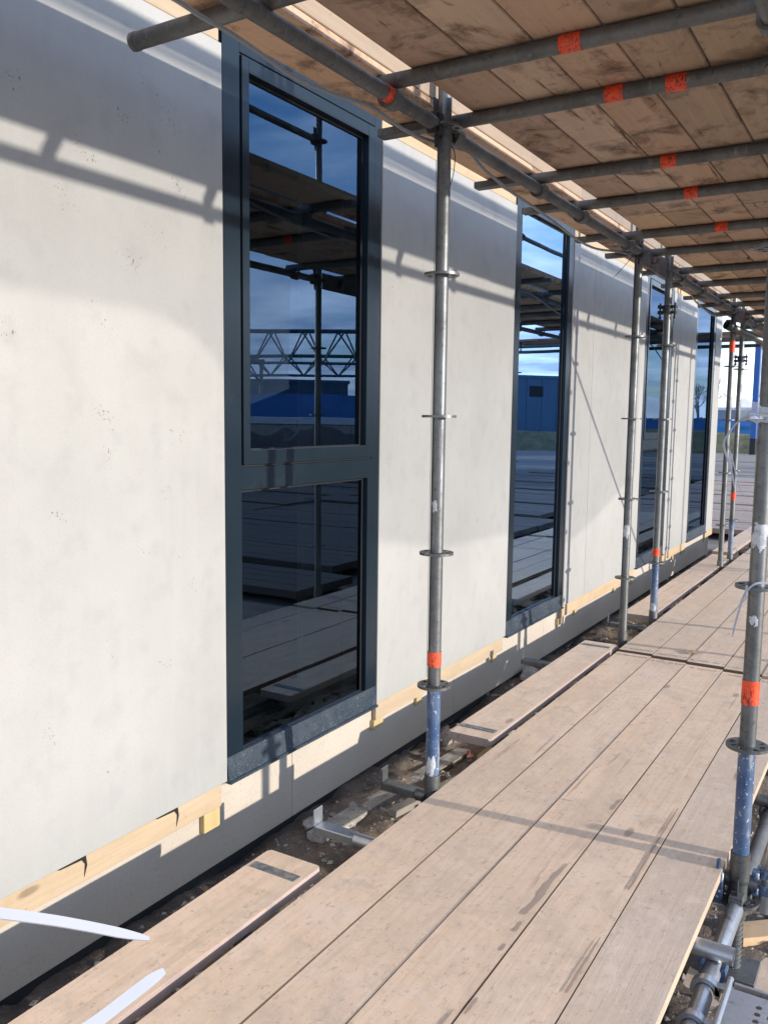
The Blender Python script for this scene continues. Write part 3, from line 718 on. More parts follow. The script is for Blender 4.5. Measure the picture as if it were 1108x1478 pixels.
# return deck round the building corner
t = thing('scaffold_walkway', (-4, 11.9, ZUP-.03), 'upper plank deck returning round the building corner', 'plank deck', 'plank walkways'); o = t.location.copy()
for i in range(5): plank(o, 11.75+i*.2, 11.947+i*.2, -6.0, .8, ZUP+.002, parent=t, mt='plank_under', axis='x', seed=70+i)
for y, z in ((11.75, ZU), (12.75, ZU)):
    t = thing('scaffold_ledger', (-6, y, z), {(11.75, ZU): 'cross tube under the returning deck at the corner', (12.75, ZU): 'outer tube under the returning deck'}[(y, z)], 'scaffold tube', 'scaffold ledgers')
    MB(t.location.copy()).tube((-6, y, z), (1.2, y, z), R, 14).build('tube', 'galvanised_dull', t)

# diagonal brace on the outer face, out to the right of the picture
t = thing('diagonal_brace', (XO+.06, 6.146, .75), 'diagonal brace tube on the outer side of the scaffold', 'scaffold tube')
MB(t.location.copy()).tube((XO+.06, 6.146, .78), (XO+.06, 8.745, -1.3), .012, 12).build('tube', 'galvanised', t)

# ------------------------------------------------------------------ clamps, cable, ties
def clamp(loc, label, ax='z'):
    t = thing('tube_clamp', loc, label, 'clamp', 'black tube clamps'); o = t.location.copy(); x, y, z = loc
    MB(o).tube((x, y, z-.028), (x, y, z+.028), R+.010, 18, hollow=.009).build('ring', 'dark_steel', t)
    for s in (-1, 1):
        m = MB(o); m.box((x+s*.034, y-.022, z-.028), (x+s*.060, y+.022, z-.010), .002); m.box((x+s*.034, y-.022, z+.010), (x+s*.060, y+.022, z+.028), .002); m.build('jaw', 'dark_steel', t, smooth=False)
        b = MB(o); b.tube((x+s*.050, y, z-.055), (x+s*.050, y, z+.045), .006, 8); b.tube((x+s*.050, y, z-.062), (x+s*.050, y, z-.045), .011, 6); b.build('bolt', 'dark_steel', t)
    return t
clamp((-1.482, 6.146, .74), 'black tube clamp on the pole beside the third window')
clamp((-1.50, 9.26, .60), 'black tube clamp on the far pole with half-height tape')
clamp((XO, 9.26, 1.46), 'black tube clamp high on the outer pole mirrored in the second window')
clamp((XO, 9.26, .80), 'black tube clamp under the deck on the outer pole mirrored in second window')
t = thing('scaffold_tube', (-1.50, 8.60, .86), 'short grey tube stub with a black clamp hanging by the far poles', 'scaffold tube'); o = t.location.copy()
MB(o).tube((-1.53, 8.60, .87), (-1.25, 9.0, .73), .034, 18, hollow=.004).build('tube', 'galvanised', t)
MB(o).tube((-1.535, 8.593, .8725), (-1.495, 8.65, .8525), .042, 18, hollow=.008).build('clamp_ring', 'dark_steel', t)

CAB = [(1.2, .97), (1.573, .954), (1.651, .949), (1.766, .949), (1.901, .939), (2.016, .928), (2.193, .941), (2.426, .967), (2.623, .956), (2.809, .968), (2.931, .988), (3.05, 1.0), (3.133, 1.012), (3.268, .981), (3.506, .956), (3.806, .943), (4.122, .924), (4.388, .905), (4.716, .911), (5.236, .973), (5.684, .981), (6.25, .96), (6.66, .996), (6.99, .963), (7.275, .918), (7.631, .897), (8.015, .891), (8.759, .974), (9.136, .973), (9.938, .98), (10.615, .86), (11.2, .7)]
def smooth_path(pts, k=5):
    P = [Vector(p) for p in pts]; out = []
    for i in range(len(P)-1):
        a, b, c, d = P[max(i-1, 0)], P[i], P[i+1], P[min(i+2, len(P)-1)]
        for j in range(k):
            t = j/k; out.append(.5*((2*b)+(c-a)*t+(2*a-5*b+4*c-d)*t*t+(3*b-a-3*c+d)*t**3))
    return out+[P[-1]]
def cable(name, pts, r, mt, label, cat, n=8, flat=None, group=None, k=5):
    p = smooth_path(pts, k); m = MB(p[0]); rr = r if not isinstance(r, list) else [r[min(len(r)-1, int(i/len(p)*len(r)))] for i in range(len(p))]
    o = m.path(p, rr, n, flat).build(name, mt); return tag(o, label, cat, group)
cable('power_cable', [(-1.53, y, z) for y, z in CAB], .0062, 'cable_grey', 'thin grey cable sagging along the inner ledger under the upper deck', 'cable')
cable('cable_tie', [(-1.47, 2.83, .96), (-1.45, 2.85, .93), (-1.452, 2.852, .86), (-1.462, 2.84, .80)], .0016, 'black_rubber', 'thin black cable tie tail dangling at the orange-taped inner pole', 'cable tie', 5, group='black cable ties')
cable('cable_tie', [(-1.49, 5.38, 1.02), (-1.52, 5.35, .96), (-1.56, 5.32, .90), (-1.60, 5.28, .84)], .0018, 'black_rubber', 'thin black cable tie tail at the all grey inner pole', 'cable tie', 5, group='black cable ties')
def strip(name, pts, w, th, mt, label, cat, nrm, group=None, taper=.35):
    p = smooth_path(pts, 6); nrm = Vector(nrm); m = MB(p[0]); vs = []; fs = []
    for i, q in enumerate(p):
        d = (p[min(i+1, len(p)-1)]-p[max(0, i-1)]).normalized(); s = d.cross(nrm).normalized(); n2 = s.cross(d)
        u = i/(len(p)-1); ww = w*(1 if u < .82 else 1-(1-taper)*((u-.82)/.18)**1.5)
        vs += [q-s*ww/2-n2*th/2, q+s*ww/2-n2*th/2, q+s*ww/2+n2*th/2, q-s*ww/2+n2*th/2]
    for i in range(len(p)-1): fs += [(4*i+j, 4*i+(j+1) % 4, 4*i+4+(j+1) % 4, 4*i+4+j) for j in range(4)]
    fs += [(3, 2, 1, 0), tuple(range(4*(len(p)-1), 4*len(p)))]
    o = m.add(vs, fs).build(name, mt); return tag(o, label, cat, group)
VIEW = tuple(-Fw)
strip('cable_tie', [(-.374, .147, -.195), (-.388, .20, -.224), (-.398, .2544, -.2572), (-.40, .2956, -.2834), (-.40, .3237, -.3022), (-.40, .3496, -.3203), (-.40, .375, -.3381)], .0060, .0013, 'white_plastic', 'white cable tie tail at the lower left, upper one pointing right', 'cable tie', (-.5, .45, -.75), 'white cable ties')
strip('cable_tie', [(-.372, .147, -.315), (-.368, .21, -.327), (-.362, .2804, -.3314), (-.36, .2964, -.3317), (-.36, .3185, -.3313), (-.36, .3369, -.3307), (-.36, .349, -.331)], .0068, .0013, 'white_plastic', 'white cable tie tail at the bottom edge, lower one pointing up', 'cable tie', (-.6, .5, -.6), 'white cable ties', taper=.5)
for (px, pz, k, lab) in ((-.372, 0.0, 0, 'white cable tie strands looped over the upper plate of the right pole'), (-.372, -.5, 1, 'white cable tie hanging from the middle plate of the right pole')):
    if k == 0: pts = [(-.36, 2.735, .012), (-.40, 2.73, .013), (-.44, 2.735, -.005), (-.475, 2.74, -.055), (-.475, 2.74, -.09), (-.455, 2.735, -.14), (-.44, 2.73, -.20)]
    else: pts = [(-.33, 2.735, -.475), (-.365, 2.72, -.478), (-.392, 2.715, -.51), (-.405, 2.715, -.56), (-.415, 2.715, -.61), (-.42, 2.715, -.645)]
    strip('cable_tie', pts, .006, .0016, 'white_plastic', lab, 'cable tie', (0, -1, .1), 'white cable ties')
strip('cable_tie', [(-.36, 2.737, .013), (-.41, 2.725, .015), (-.45, 2.73, -.015), (-.468, 2.735, -.06), (-.45, 2.735, -.12), (-.43, 2.735, -.19), (-.41, 2.73, -.225)], .003, .0012, 'white_plastic', 'second thinner white tie strand over the upper plate of the right pole', 'cable tie', (0, -1, .1), 'white cable ties')
strip('cable_tie', [(-.388, 2.712, -.483), (-.389, 2.711, -.50), (-.389, 2.712, -.525)], .005, .0015, 'white_plastic', 'short white tie tail behind the hanging tie of the right pole', 'cable tie', (0, -1, .1), 'white cable ties')
m = MB((-.40, 2.74, .0)); rg = random.Random(5)
vs = []; 
for j in range(5):
    for i in range(6): vs.append((-.44+.016*i+rg.uniform(-.006, .006), 2.735+rg.uniform(-.012, .012), -.005+.018*j*(1-.1*i)+rg.uniform(-.006, .006)))
tag(m.add(vs, [(j*6+i, j*6+i+1, j*6+i+7, j*6+i+6) for j in range(4) for i in range(5)]).build('plastic_scrap', 'film'), 'scrap of clear film caught on the upper plate of the right pole', 'plastic scrap')
tag(MB((-1.0, 5.3, DECK+.012)).add([(-1.075, 5.30, DECK+.0165), (-1.02, 5.265, DECK+.0165), (-.985, 5.30, DECK+.0165), (-1.01, 5.345, DECK+.0165), (-1.05, 5.335, DECK+.019)], [(0, 1, 2, 3, 4)]).build('paper_scrap', 'scrap_yellow' if 'scrap_yellow' in MAT else 'pine', smooth=False), 'small yellowish scrap lying on the walkway past the joint', 'scrap')

# ------------------------------------------------------------------ lower right corner: steel deck, hooks, brace
t = thing('steel_deck', (-.31, 2.3, -1.47), 'perforated galvanised steel deck hooked on the outer ledger at the bottom right', 'steel deck'); o = t.location.copy()
def perf_plate(o, x0, x1, y0, y1, z, par):
    m = MB(o); c_ = .029; nx = int((x1-x0)/c_); ny = int((y1-y0)/c_)
    for i in range(nx):
        for j in range(ny):
            cx, cy = x0+(i+.5)*c_, y0+(j+.5)*c_; h = c_/2
            sq = [(cx+h*a, cy+h*b, z) for a, b in ((1, 0), (1, 1), (0, 1), (-1, 1), (-1, 0), (-1, -1), (0, -1), (1, -1))]
            if i < 2 or j in (0, ny-1) or (i % 4 == 1): m.add(sq, [tuple(range(8))]); continue
            r8 = .0085; ci = [(cx+r8*cos(pi*q/4), cy+r8*sin(pi*q/4), z) for q in range(8)]
            m.add(sq+ci, [(q, (q+1) % 8, 8+(q+1) % 8, 8+q) for q in range(8)])
    bm = bmesh.new(); me = m.mesh('p', 'galvanised_bright', False); bm.from_mesh(me); bmesh.ops.remove_doubles(bm, verts=bm.verts, dist=.0005)
    # round off the square openings
    for e in [e for e in bm.edges if e.is_boundary]: pass
    ex = bmesh.ops.extrude_face_region(bm, geom=list(bm.faces)); 
    for v in [g_ for g_ in ex['geom'] if isinstance(g_, bmesh.types.BMVert)]: v.co.z -= .004
    bmesh.ops.recalc_face_normals(bm, faces=bm.faces); bm.to_mesh(me); bm.free()
    ob = bpy.data.objects.new('deck_plate', me); COL.objects.link(ob); ob.parent = par; return ob
perf_plate(o, -.305, .60, 1.98, 2.29, -1.462, t)
m = MB(o); m.tube((-.312, 1.96, -1.463), (-.312, 2.31, -1.463), .008, 10); m.box((-.30, 2.288, -1.53), (.60, 2.296, -1.458), .001); m.box((-.30, 1.972, -1.53), (.60, 1.98, -1.458), .001); m.build('edge_rail', 'galvanised_bright', t)
for yy in (2.285, 2.125):
    m = MB(o); m.arc((XO, yy, ZL), 'y', R+.002, R+.014, .024, -.1*pi, 1.1*pi, 16); m.box((-.345, yy-.012, -1.50), (-.331, yy+.012, -1.475)); m.box((-.335, yy-.012, -1.487), (-.30, yy+.012, -1.474), .001); m.build('hook', 'galvanised_bright', t)
t = thing('diagonal_brace', (-.33, 2.84, -1.5), 'pale grey diagonal tube with blue swivel clamp behind the foot of the right pole', 'scaffold tube'); o = t.location.copy()
MB(o).tube((-.302, 2.862, -1.55), (-.276, 2.882, -1.29), R, 20).build('tube', 'galvanised_bright', t)
for dz in (0, .05):
    m = MB(o); m.tube((-.296+dz*.1, 2.866+dz*.08, -1.49+dz), (-.293+dz*.1, 2.868+dz*.08, -1.462+dz), R+.010, 18, hollow=.009); m.box((-.34, 2.825, -1.488+dz), (-.318, 2.86, -1.464+dz), .003); m.tube((-.325, 2.81, -1.476+dz), (-.325, 2.90, -1.476+dz), .007, 8); m.build('clamp_half', 'blue_paint', t)
t = thing('wedge_coupler', (-.41, 2.79, -1.5), 'dark blue wedge coupler at the foot of the right pole', 'coupler'); o = t.location.copy()
m = MB(o); m.arc((-.432, 2.775, -1.475), 'x', .018, .040, .035, -.9*pi, .9*pi, 16); m.box((-.452, 2.74, -1.50), (-.41, 2.755, -1.40), .004); m.build('body', 'blue_paint', t)
MB(o).box((-.435, 2.757, -1.43), (-.424, 2.775, -1.37), .002).build('wedge', 'blue_paint', t, smooth=False)
t = thing('timber_offcut', (-.3, 3.1, -1.75), 'pale timber offcut lying under the foot of the right pole', 'timber offcut'); o = t.location.copy()
m = MB(o); c, s = cos(.7), sin(.7)
q = lambda a, b: (-.29+a*c-b*s, 3.08+a*s+b*c)
m.prism([q(-.14, -.045), q(.14, -.045), q(.14, .045), q(-.14, .045)], 'z', -1.765, -1.715); m.build('piece', 'plank_edge', t, smooth=False)
t = thing('sole_board', (-.37, 2.8, -1.77), 'brown sole board under the outer scaffold poles', 'plank'); plank(t.location.copy(), -.50, -.24, 2.45, 3.3, -1.748, th=.035, parent=t, name='board', seed=91)
tag(MB((-.2, 2.62, -1.72)).add([(-.26, 2.50, -1.735), (-.13, 2.52, -1.73), (-.10, 2.66, -1.735), (-.17, 2.74, -1.73), (-.27, 2.70, -1.738), (-.26, 2.50, -1.742), (-.13, 2.52, -1.737), (-.10, 2.66, -1.742), (-.17, 2.74, -1.737), (-.27, 2.70, -1.745)], [(0, 1, 2, 3, 4), (9, 8, 7, 6, 5)]+[(i, (i+1) % 5, 5+(i+1) % 5, 5+i) for i in range(5)]).build('tile_shard', 'rubble', smooth=False), 'flat grey shard on the soil beside the steel deck', 'shard')

# ------------------------------------------------------------------ rubble in the gap along the plinth
def chunk(name, loc, size, mt, label, cat, seed, group=None, rz=0, flat=1):
    rg = random.Random(seed); bm = bmesh.new(); bmesh.ops.create_icosphere(bm, subdivisions=3, radius=1)
    bmesh.ops.triangulate(bm, faces=bm.faces)
    off = Vector((rg.uniform(0, 50), rg.uniform(0, 50), rg.uniform(0, 50)))
    pl = [(Vector((rg.gauss(0, 1), rg.gauss(0, 1), rg.gauss(0, 1))).normalized(), rg.uniform(.38, .72)) for _ in range(12)]
    for v in bm.verts:
        p = v.co.normalized()
        for n_, d_ in pl:
            e = p.dot(n_)-d_
            if e > 0: p = p-n_*e
        p = p*(1+.28*noise.noise(p*1.9+off)+.16*noise.noise(p*4.5+off)+.10*noise.noise(p*11+off))
        v.co = Vector((p.x*size[0], p.y*size[1], p.z*size[2]*flat))
    rot = Matrix.Rotation(rz, 3, 'Z')
    for v in bm.verts: v.co = rot @ v.co
    me = bpy.data.meshes.new(name); bm.to_mesh(me); bm.free(); me.materials.append(MAT[mt])
    o = bpy.data.objects.new(name, me); COL.objects.link(o); o.location = (loc[0], loc[1], gz(loc[0], loc[1])+loc[2]+size[2]*.35); return tag(o, label, cat, group)
chunk('concrete_lump', (-2.05, 2.86, .01), (.045, .07, .035), 'rubble', 'pale concrete lump against the plinth below the first window', 'rubble', 1, rz=.2)
chunk('concrete_lump', (-1.98, 3.05, .0), (.035, .07, .022), 'rubble', 'flat mortar lump in the soil behind the nearest bracket', 'rubble', 2, rz=.3)
chunk('stone', (-1.74, 3.22, .0), (.030, .034, .024), 'rubble_dark', 'round dark stone in the soil between the brackets', 'stone', 3)
chunk('concrete_lump', (-2.03, 4.05, .02), (.05, .07, .055), 'rubble', 'whitish concrete lump behind the blue-footed pole', 'rubble', 4)
chunk('concrete_lump', (-2.04, 5.30, .02), (.06, .14, .045), 'rubble', 'whitish concrete lumps beside the middle loose plank', 'rubble', 5)
chunk('concrete_lump', (-1.98, 6.55, .03), (.05, .09, .06), 'rubble', 'pale concrete lump beside the foot of the all grey pole', 'rubble', 6)
chunk('brick_piece', (-1.86, 3.98, .02), (.035, .045, .03), 'brick_red', 'small red brick fragment near the blue-footed pole', 'brick', 7)
chunk('concrete_lump', (-1.92, 1.45, .0), (.05, .11, .04), 'rubble', 'crumbled mortar at the left picture edge below the plinth', 'rubble', 8)
t = thing('timber_stub', (-1.70, 3.82, gz(-1.7, 3.82)), 'upright wooden stub with orange top by the end of the middle plank', 'timber'); o = t.location.copy()
m = MB(o); m.prism([(-1.735, o.z-.05), (-1.665, o.z-.05), (-1.655, o.z+.10), (-1.70, o.z+.13), (-1.74, o.z+.09)], 'y', 3.80, 3.86); m.build('stub', 'pine_block', t, smooth=False)
MB(o).prism([(-1.656, o.z+.07), (-1.6535, o.z+.102), (-1.68, o.z+.12), (-1.69, o.z+.09)], 'y', 3.797, 3.7995).build('paint_mark', 'orange_tape', t, smooth=False)
def bar(name, p0, p1, w, h, mt, label, cat, rise=.02):
    p0 = Vector((*p0, gz(*p0)+rise)); p1 = Vector((*p1, gz(*p1)+rise)); d = (p1-p0).normalized(); s = d.cross(Vector((0, 0, 1))).normalized(); u = s.cross(d); m = MB(p0); vs = []
    rg = random.Random(int(w*9999))
    for i in range(6):
        q = p0+(p1-p0)*i/5
        j = lambda: rg.uniform(-.004, .004)
        vs += [q-s*(w/2+j())-u*(h/2), q+s*(w/2+j())-u*(h/2), q+s*(w/2+j())+u*(h/2+j()), q-s*(w/2+j())+u*(h/2+j())]
    fs = [(3, 2, 1, 0), (20, 21, 22, 23)]+[(4*i+k, 4*i+(k+1) % 4, 4*i+4+(k+1) % 4, 4*i+4+k) for i in range(5) for k in range(4)]
    return tag(m.add(vs, fs).build(name, mt, smooth=False), label, cat)
bar('timber_offcut', (-1.80, 3.08), (-1.72, 3.85), .045, .03, 'old_timber', 'grey weathered timber lying in the soil behind the blue-footed pole', 'timber offcut')
bar('kerb_strip', (-1.97, 2.75), (-1.93, 4.05), .085, .035, 'rubble', 'broken pale concrete edge running along the soil by the plinth', 'concrete edge', .012)
rk = random.Random(11)
for i in range(70):
    y = rk.choice([rk.uniform(1.5, 3.0), rk.uniform(2.0, 5.5), rk.uniform(5, 8.5)]); x = rk.uniform(-2.08, -1.72)
    s = rk.uniform(.008, .034)*rk.uniform(.6, 1)
    chunk('rubble_piece', (x, y, 0), (s, s*rk.uniform(.8, 1.9), s*rk.uniform(.35, .8)), rk.choice(['rubble', 'rubble_dark', 'rubble_dark', 'rubble']), 'small broken piece of rubble on the soil ' + ('below the first window' if y < 3.4 else 'beside the middle loose plank' if y < 5.3 else 'beyond the all grey pole'), 'rubble', 100+i, 'rubble pieces along the plinth', rz=rk.uniform(0, 3))
m = MB((0, 0, -1.75))
for i in range(6500):
    if rk.random() < .75: x, y = rk.uniform(-2.11, -1.35), .8+9*rk.random()**1.6
    else: x, y = rk.uniform(-.6, .5), rk.uniform(1.9, 4.2)
    s = .0025+.013*rk.random()**4; z = gz(x, y)+s*.3; vs = []
    for k in range(6):
        d = Vector(((1, 0, 0), (-1, 0, 0), (0, 1, 0), (0, -1, 0), (0, 0, 1), (0, 0, -1))[k])*s*rk.uniform(.6, 1.4); vs.append((x+d.x+rk.uniform(-s, s)*.3, y+d.y+rk.uniform(-s, s)*.3, z+d.z*.7))
    m.add(vs, [(0, 2, 4), (2, 1, 4), (1, 3, 4), (3, 0, 4), (2, 0, 5), (1, 2, 5), (3, 1, 5), (0, 3, 5)])
o = m.build('gravel', 'rubble', smooth=False, kind='stuff'); tag(o, 'fine gravel and crumbs scattered over the soil strip', 'gravel')

# ------------------------------------------------------------------ site beyond
F0 = bpy.data.objects.new('site_floor', None); COL.objects.link(F0); F0['kind'] = 'structure'; F0.location = (0, 12, -1.8)
k = 0
ry = random.Random(77); ygap = 0.0
for row in range(19):
    ygap += ry.choice([.02, .03, .05, .16]); y = 6.6+row*1.02+ygap
    for c in range(4):
        x0 = .75+c*5.06+(.4 if row % 3 == 1 else 0); zt = -1.70+ry.uniform(-.02, .03)
        for q in range(4):
            plank(F0.location.copy(), y+q*.25, y+q*.25+.243, x0, x0+5.0, zt+.004*((row+q*3) % 3), th=.08, parent=F0, name='mat_beam', mt='mat_muddy', ch=.006, wob=.006, axis='x', seed=200+k); k += 1
    if y > 13.4:
        for q in range(4):
            plank(F0.location.copy(), y+q*.25, y+q*.25+.243, -5.4, .65, -1.68+.01*(row % 3), th=.08, parent=F0, name='mat_beam', mt='plank_cross', ch=.006, wob=.006, axis='x', seed=200+k); k += 1

# grass bank, blue screen, hall
def strip_mound(name, pts, mt, label, cat, hw, h, kind=None):
    m = MB((pts[0][0], pts[0][1], -1.85)); vs = []; fs = []; n = 60
    for i in range(n+1):
        t = i/n; a = Vector(pts[0]).lerp(Vector(pts[1]), t); d = (Vector(pts[1])-Vector(pts[0])).normalized(); s = Vector((d.y, -d.x, 0))
        for j in range(9):
            u = j/8*2-1; z = -1.85+h*(1-u*u)*(1+.35*noise.noise((t*9, u*2, hw)))+.12*noise.noise((t*60, u*5, 3)); q = a+s*hw*u
            vs.append((q.x, q.y, max(z, -1.86)))
    for i in range(n): fs += [(i*9+j, i*9+j+1, i*9+j+10, i*9+j+9) for j in range(8)]
    o = m.add(vs, fs).build(name, mt); 
    if kind: o['kind'] = kind
    return tag(o, label, cat)
o = strip_mound('grass_bank', [(-30, 58, 0), (12, 52, 0)], 'bank_grass', 'low grassy bank behind the site mats at the far end', 'bank', 3.5, 1.15)
o = strip_mound('spoil_heap', [(9, 22, 0), (17, 19, 0)], 'rubble_dark', 'dark spoil heap mirrored at the bottom of the first window', 'spoil heap', 2.2, 1.3)
o = strip_mound('grass_bank', [(14, 50, 0), (60, 24, 0)], 'bank_grass', 'long grassy bank across the site below the blue screen', 'bank', 3.0, .95)
def hall(label, p0, p1, depth, z1, mt, trim, name='industrial_hall', nwin=0):
    p0 = Vector(p0); p1 = Vector(p1); d = (p1-p0).normalized(); s = Vector((-d.y, d.x, 0)); Ln = (p1-p0).length
    if s.dot(Vector((-p0.x, -p0.y, 0))) > 0: s = -s
    t = thing(name, (p0.x, p0.y, -1.85), label, 'hall'); o = t.location.copy()
    def slab(a, b, c0, c1, z0, zz, nm, mm):
        q = [p0+d*a+s*c0, p0+d*b+s*c0, p0+d*b+s*c1, p0+d*a+s*c1]
        MB(o).add([(v.x, v.y, z0) for v in q]+[(v.x, v.y, zz) for v in q], [(0, 1, 2, 3), (7, 6, 5, 4), (0, 4, 5, 1), (1, 5, 6, 2), (2, 6, 7, 3), (3, 7, 4, 0)]).build(nm, mm, t, smooth=False)
    slab(0, Ln, .08, depth, -1.85, z1-.05, 'shell', mt)
    n = max(2, int(Ln/1.2))
    for i in range(n): slab(Ln*i/n+.015, Ln*(i+1)/n-.015, 0, .08, -1.8, z1-.25, 'cladding_panel', mt)
    slab(-.1, Ln+.1, -.06, depth+.1, z1-.22, z1, 'roof_trim', trim)
    for i in range(nwin): slab(Ln*(i+.3)/nwin, Ln*(i+.6)/nwin, -.03, 0, z1-1.6, z1-.8, 'window', 'gasket')
    return t
hall('far grey-blue hall with white roof edge beyond the grass bank', (-36, 76, 0), (8, 66, 0), 15, .95, 'grey_cladding', 'white_trim')
hall('dark blue hall mirrored in the second window', (14, 70, 0), (25, 60, 0), 12, 3.2, 'blue_cladding', 'blue_cladding', nwin=4)
hall('long blue hall mirrored in the first window', (27, 47, 0), (55, 22, 0), 14, 2.2, 'blue_cladding', 'blue_cladding')
def screen(label, p0, p1, z0, z1):
    p0 = Vector(p0); p1 = Vector(p1); t = thing('blue_screen', (p0.x, p0.y, -1.85), label, 'tarpaulin', 'blue sheeting screens'); o = t.location.copy()
    n = 40; m = MB(o); vs = []; fs = []; d = (p1-p0); s = Vector((-d.y, d.x, 0)).normalized()
    for i in range(n+1):
        for j in range(6):
            q = p0+d*i/n+s*(.25*noise.noise((i*.7, j*.5, p0.x))); z = z0+(z1-z0)*j/5+(.12*noise.noise((i*.35, 1, 2)) if j in (0, 5) else 0); vs.append((q.x, q.y, z))
    for i in range(n): fs += [(i*6+j, i*6+j+1, i*6+j+7, i*6+j+6) for j in range(5)]
    m.add(vs, fs).build('sheet', 'blue_tarp', t)
    for i in range(0, n+1, 4):
        q = p0+d*i/n+s*.3; MB(o).tube((q.x, q.y, -1.85), (q.x, q.y, z1+.1), .05, 8).build('post', 'teal_steel', t)
screen('bright blue sheeting at the foot of the far grey-blue hall', (-22, 60, 0), (10, 54.5, 0), -.95, .05)
screen('blue sheeting screen mirrored in the first window', (19, 37.5, 0), (38, 20, 0), -.9, 1.0)
t = thing('blue_post', (-7.33, 50.5, -1.85), 'tall bright blue steel post with black foot beyond the far poles', 'post'); o = t.location.copy()
MB(o).box((-7.48, 50.35, -1.0), (-7.18, 50.65, 9), .02).build('shaft', 'blue_steel', t, smooth=False)
MB(o).box((-7.49, 50.34, -1.85), (-7.17, 50.66, -1.0), .02).build('foot', 'black_rubber', t, smooth=False)
# lattice girders across the site (mirrored in the first window)
def girder(label, p0, p1, z0, z1, group='lattice girders on the steel frame', legs=True):
    p0 = Vector(p0); p1 = Vector(p1); t = thing('lattice_girder', (p0.x, p0.y, -1.85), label, 'girder', group); o = t.location.copy()
    P = lambda u, z, w=0: p0.lerp(p1, u)+Vector((w, w*.6, z))
    for z, w in ((z0, 0), (z1, -.35), (z1, .35)): MB(o).tube(P(0, z, w), P(1, z, w), .075, 8).build('chord', 'teal_steel', t)
    n = 10
    for i in range(n):
        for w in (-.35, .35):
            m = MB(o); m.tube(P(i/n, z0), P((i+.5)/n, z1, w), .045, 6); m.tube(P((i+.5)/n, z1, w), P((i+1)/n, z0), .045, 6); m.build('lattice_bar', 'teal_steel', t)
    if legs:
        for u in (0, 1): MB(o).tube(P(u, -1.85), P(u, z1), .09, 8).build('leg', 'teal_steel', t)
girder('upper lattice girder mirrored in the first window', (20.0, 37.5, 0), (36, 29, 0), 2.6, 4.2)
girder('lower lattice girder mirrored in the first window', (23.5, 34.0, 0), (38, 27, 0), 1.5, 2.6)
girder('third lattice girder behind the two mirrored ones', (22, 42, 0), (40, 34, 0), 2.2, 3.3)
# crane beside the dark blue hall
t = thing('crawler_crane', (21.5, 56, -1.85), 'teal crawler crane with inclined boom mirrored in the second window', 'crane'); o = t.location.copy()
MB(o).box((20.8, 55, -1.3), (24.5, 57, .6), .1).build('body', 'teal_steel', t, smooth=False)
MB(o).box((20.6, 54.6, -1.85), (24.9, 57.4, -1.2), .2).build('track', 'black_rubber', t, smooth=False)
for w in (-.45, .45):
    MB(o).tube((23.2, 56+w, .4), (20.3, 56+w, 4.2), .12, 8).build('boom_chord', 'teal_steel', t)
    MB(o).tube((20.3, 56+w, 4.2), (24.6, 56+w, 16), .03, 6).build('hoist_rope', 'black_rubber', t)
    MB(o).tube((20.3, 56+w, 4.2), (19.6, 56+w, 3.4), .14, 8).build('boom_head', 'teal_steel', t)
for i in range(6):
    u = i/6; a = Vector((23.2, 55.55, .4)).lerp(Vector((20.3, 55.55, 4.2)), u); b = Vector((23.2, 56.45, .4)).lerp(Vector((20.3, 56.45, 4.2)), u+1/6)
    MB(o).tube(a, b, .05, 6).build('lattice_bar', 'teal_steel', t)
# bare winter trees on the skyline
def tree(x, y, h, seed, label):
    rg = random.Random(seed); t = thing('bare_tree', (x, y, -1.85), label, 'tree', 'bare trees on the skyline'); o = t.location.copy()
    tr = MB(o); tr.tube((x, y, -1.85), (x+.1, y, -1.85+h*.45), .16, 8, r1=.10); tr.build('trunk', 'hazy_bark', t)
    m = MB(o)
    def br(p, d, l, r, lv):
        q = p+d*l; m.tube(p, q, r, 5 if lv < 2 else 3, r1=r*.6, caps=False)
        if lv >= 5: return
        for _ in range(3 if lv < 4 else 4):
            e = (d+Vector((rg.gauss(0, .42), rg.gauss(0, .42), rg.gauss(.08, .25)))).normalized(); br(p+d*l*rg.uniform(.5, 1), e, l*rg.uniform(.6, .82), r*.6, lv+1)
    for _ in range(4): br(Vector((x+.1, y, -1.85+h*rg.uniform(.3, .45))), Vector((rg.gauss(0, .35), rg.gauss(0, .35), 1)).normalized(), h*.2, .09, 1)
    m.build('crown', 'hazy_bark', t)
for i, (x, y, h, l) in enumerate([(-17.5, 92, 7.5, 'leftmost bare tree on the far skyline'), (-12.3, 98, 6.5, 'bare tree left of the blue post'), (-9.3, 95, 6.0, 'bare tree right of the blue post'), (14, 90, 7, 'bare tree mirrored left in third window'), (4, 96, 7.5, 'bare tree mirrored in the third window'), (-4, 94, 6.5, 'bare tree at the far right skyline')]): tree(x, y, h, 300+i, l)

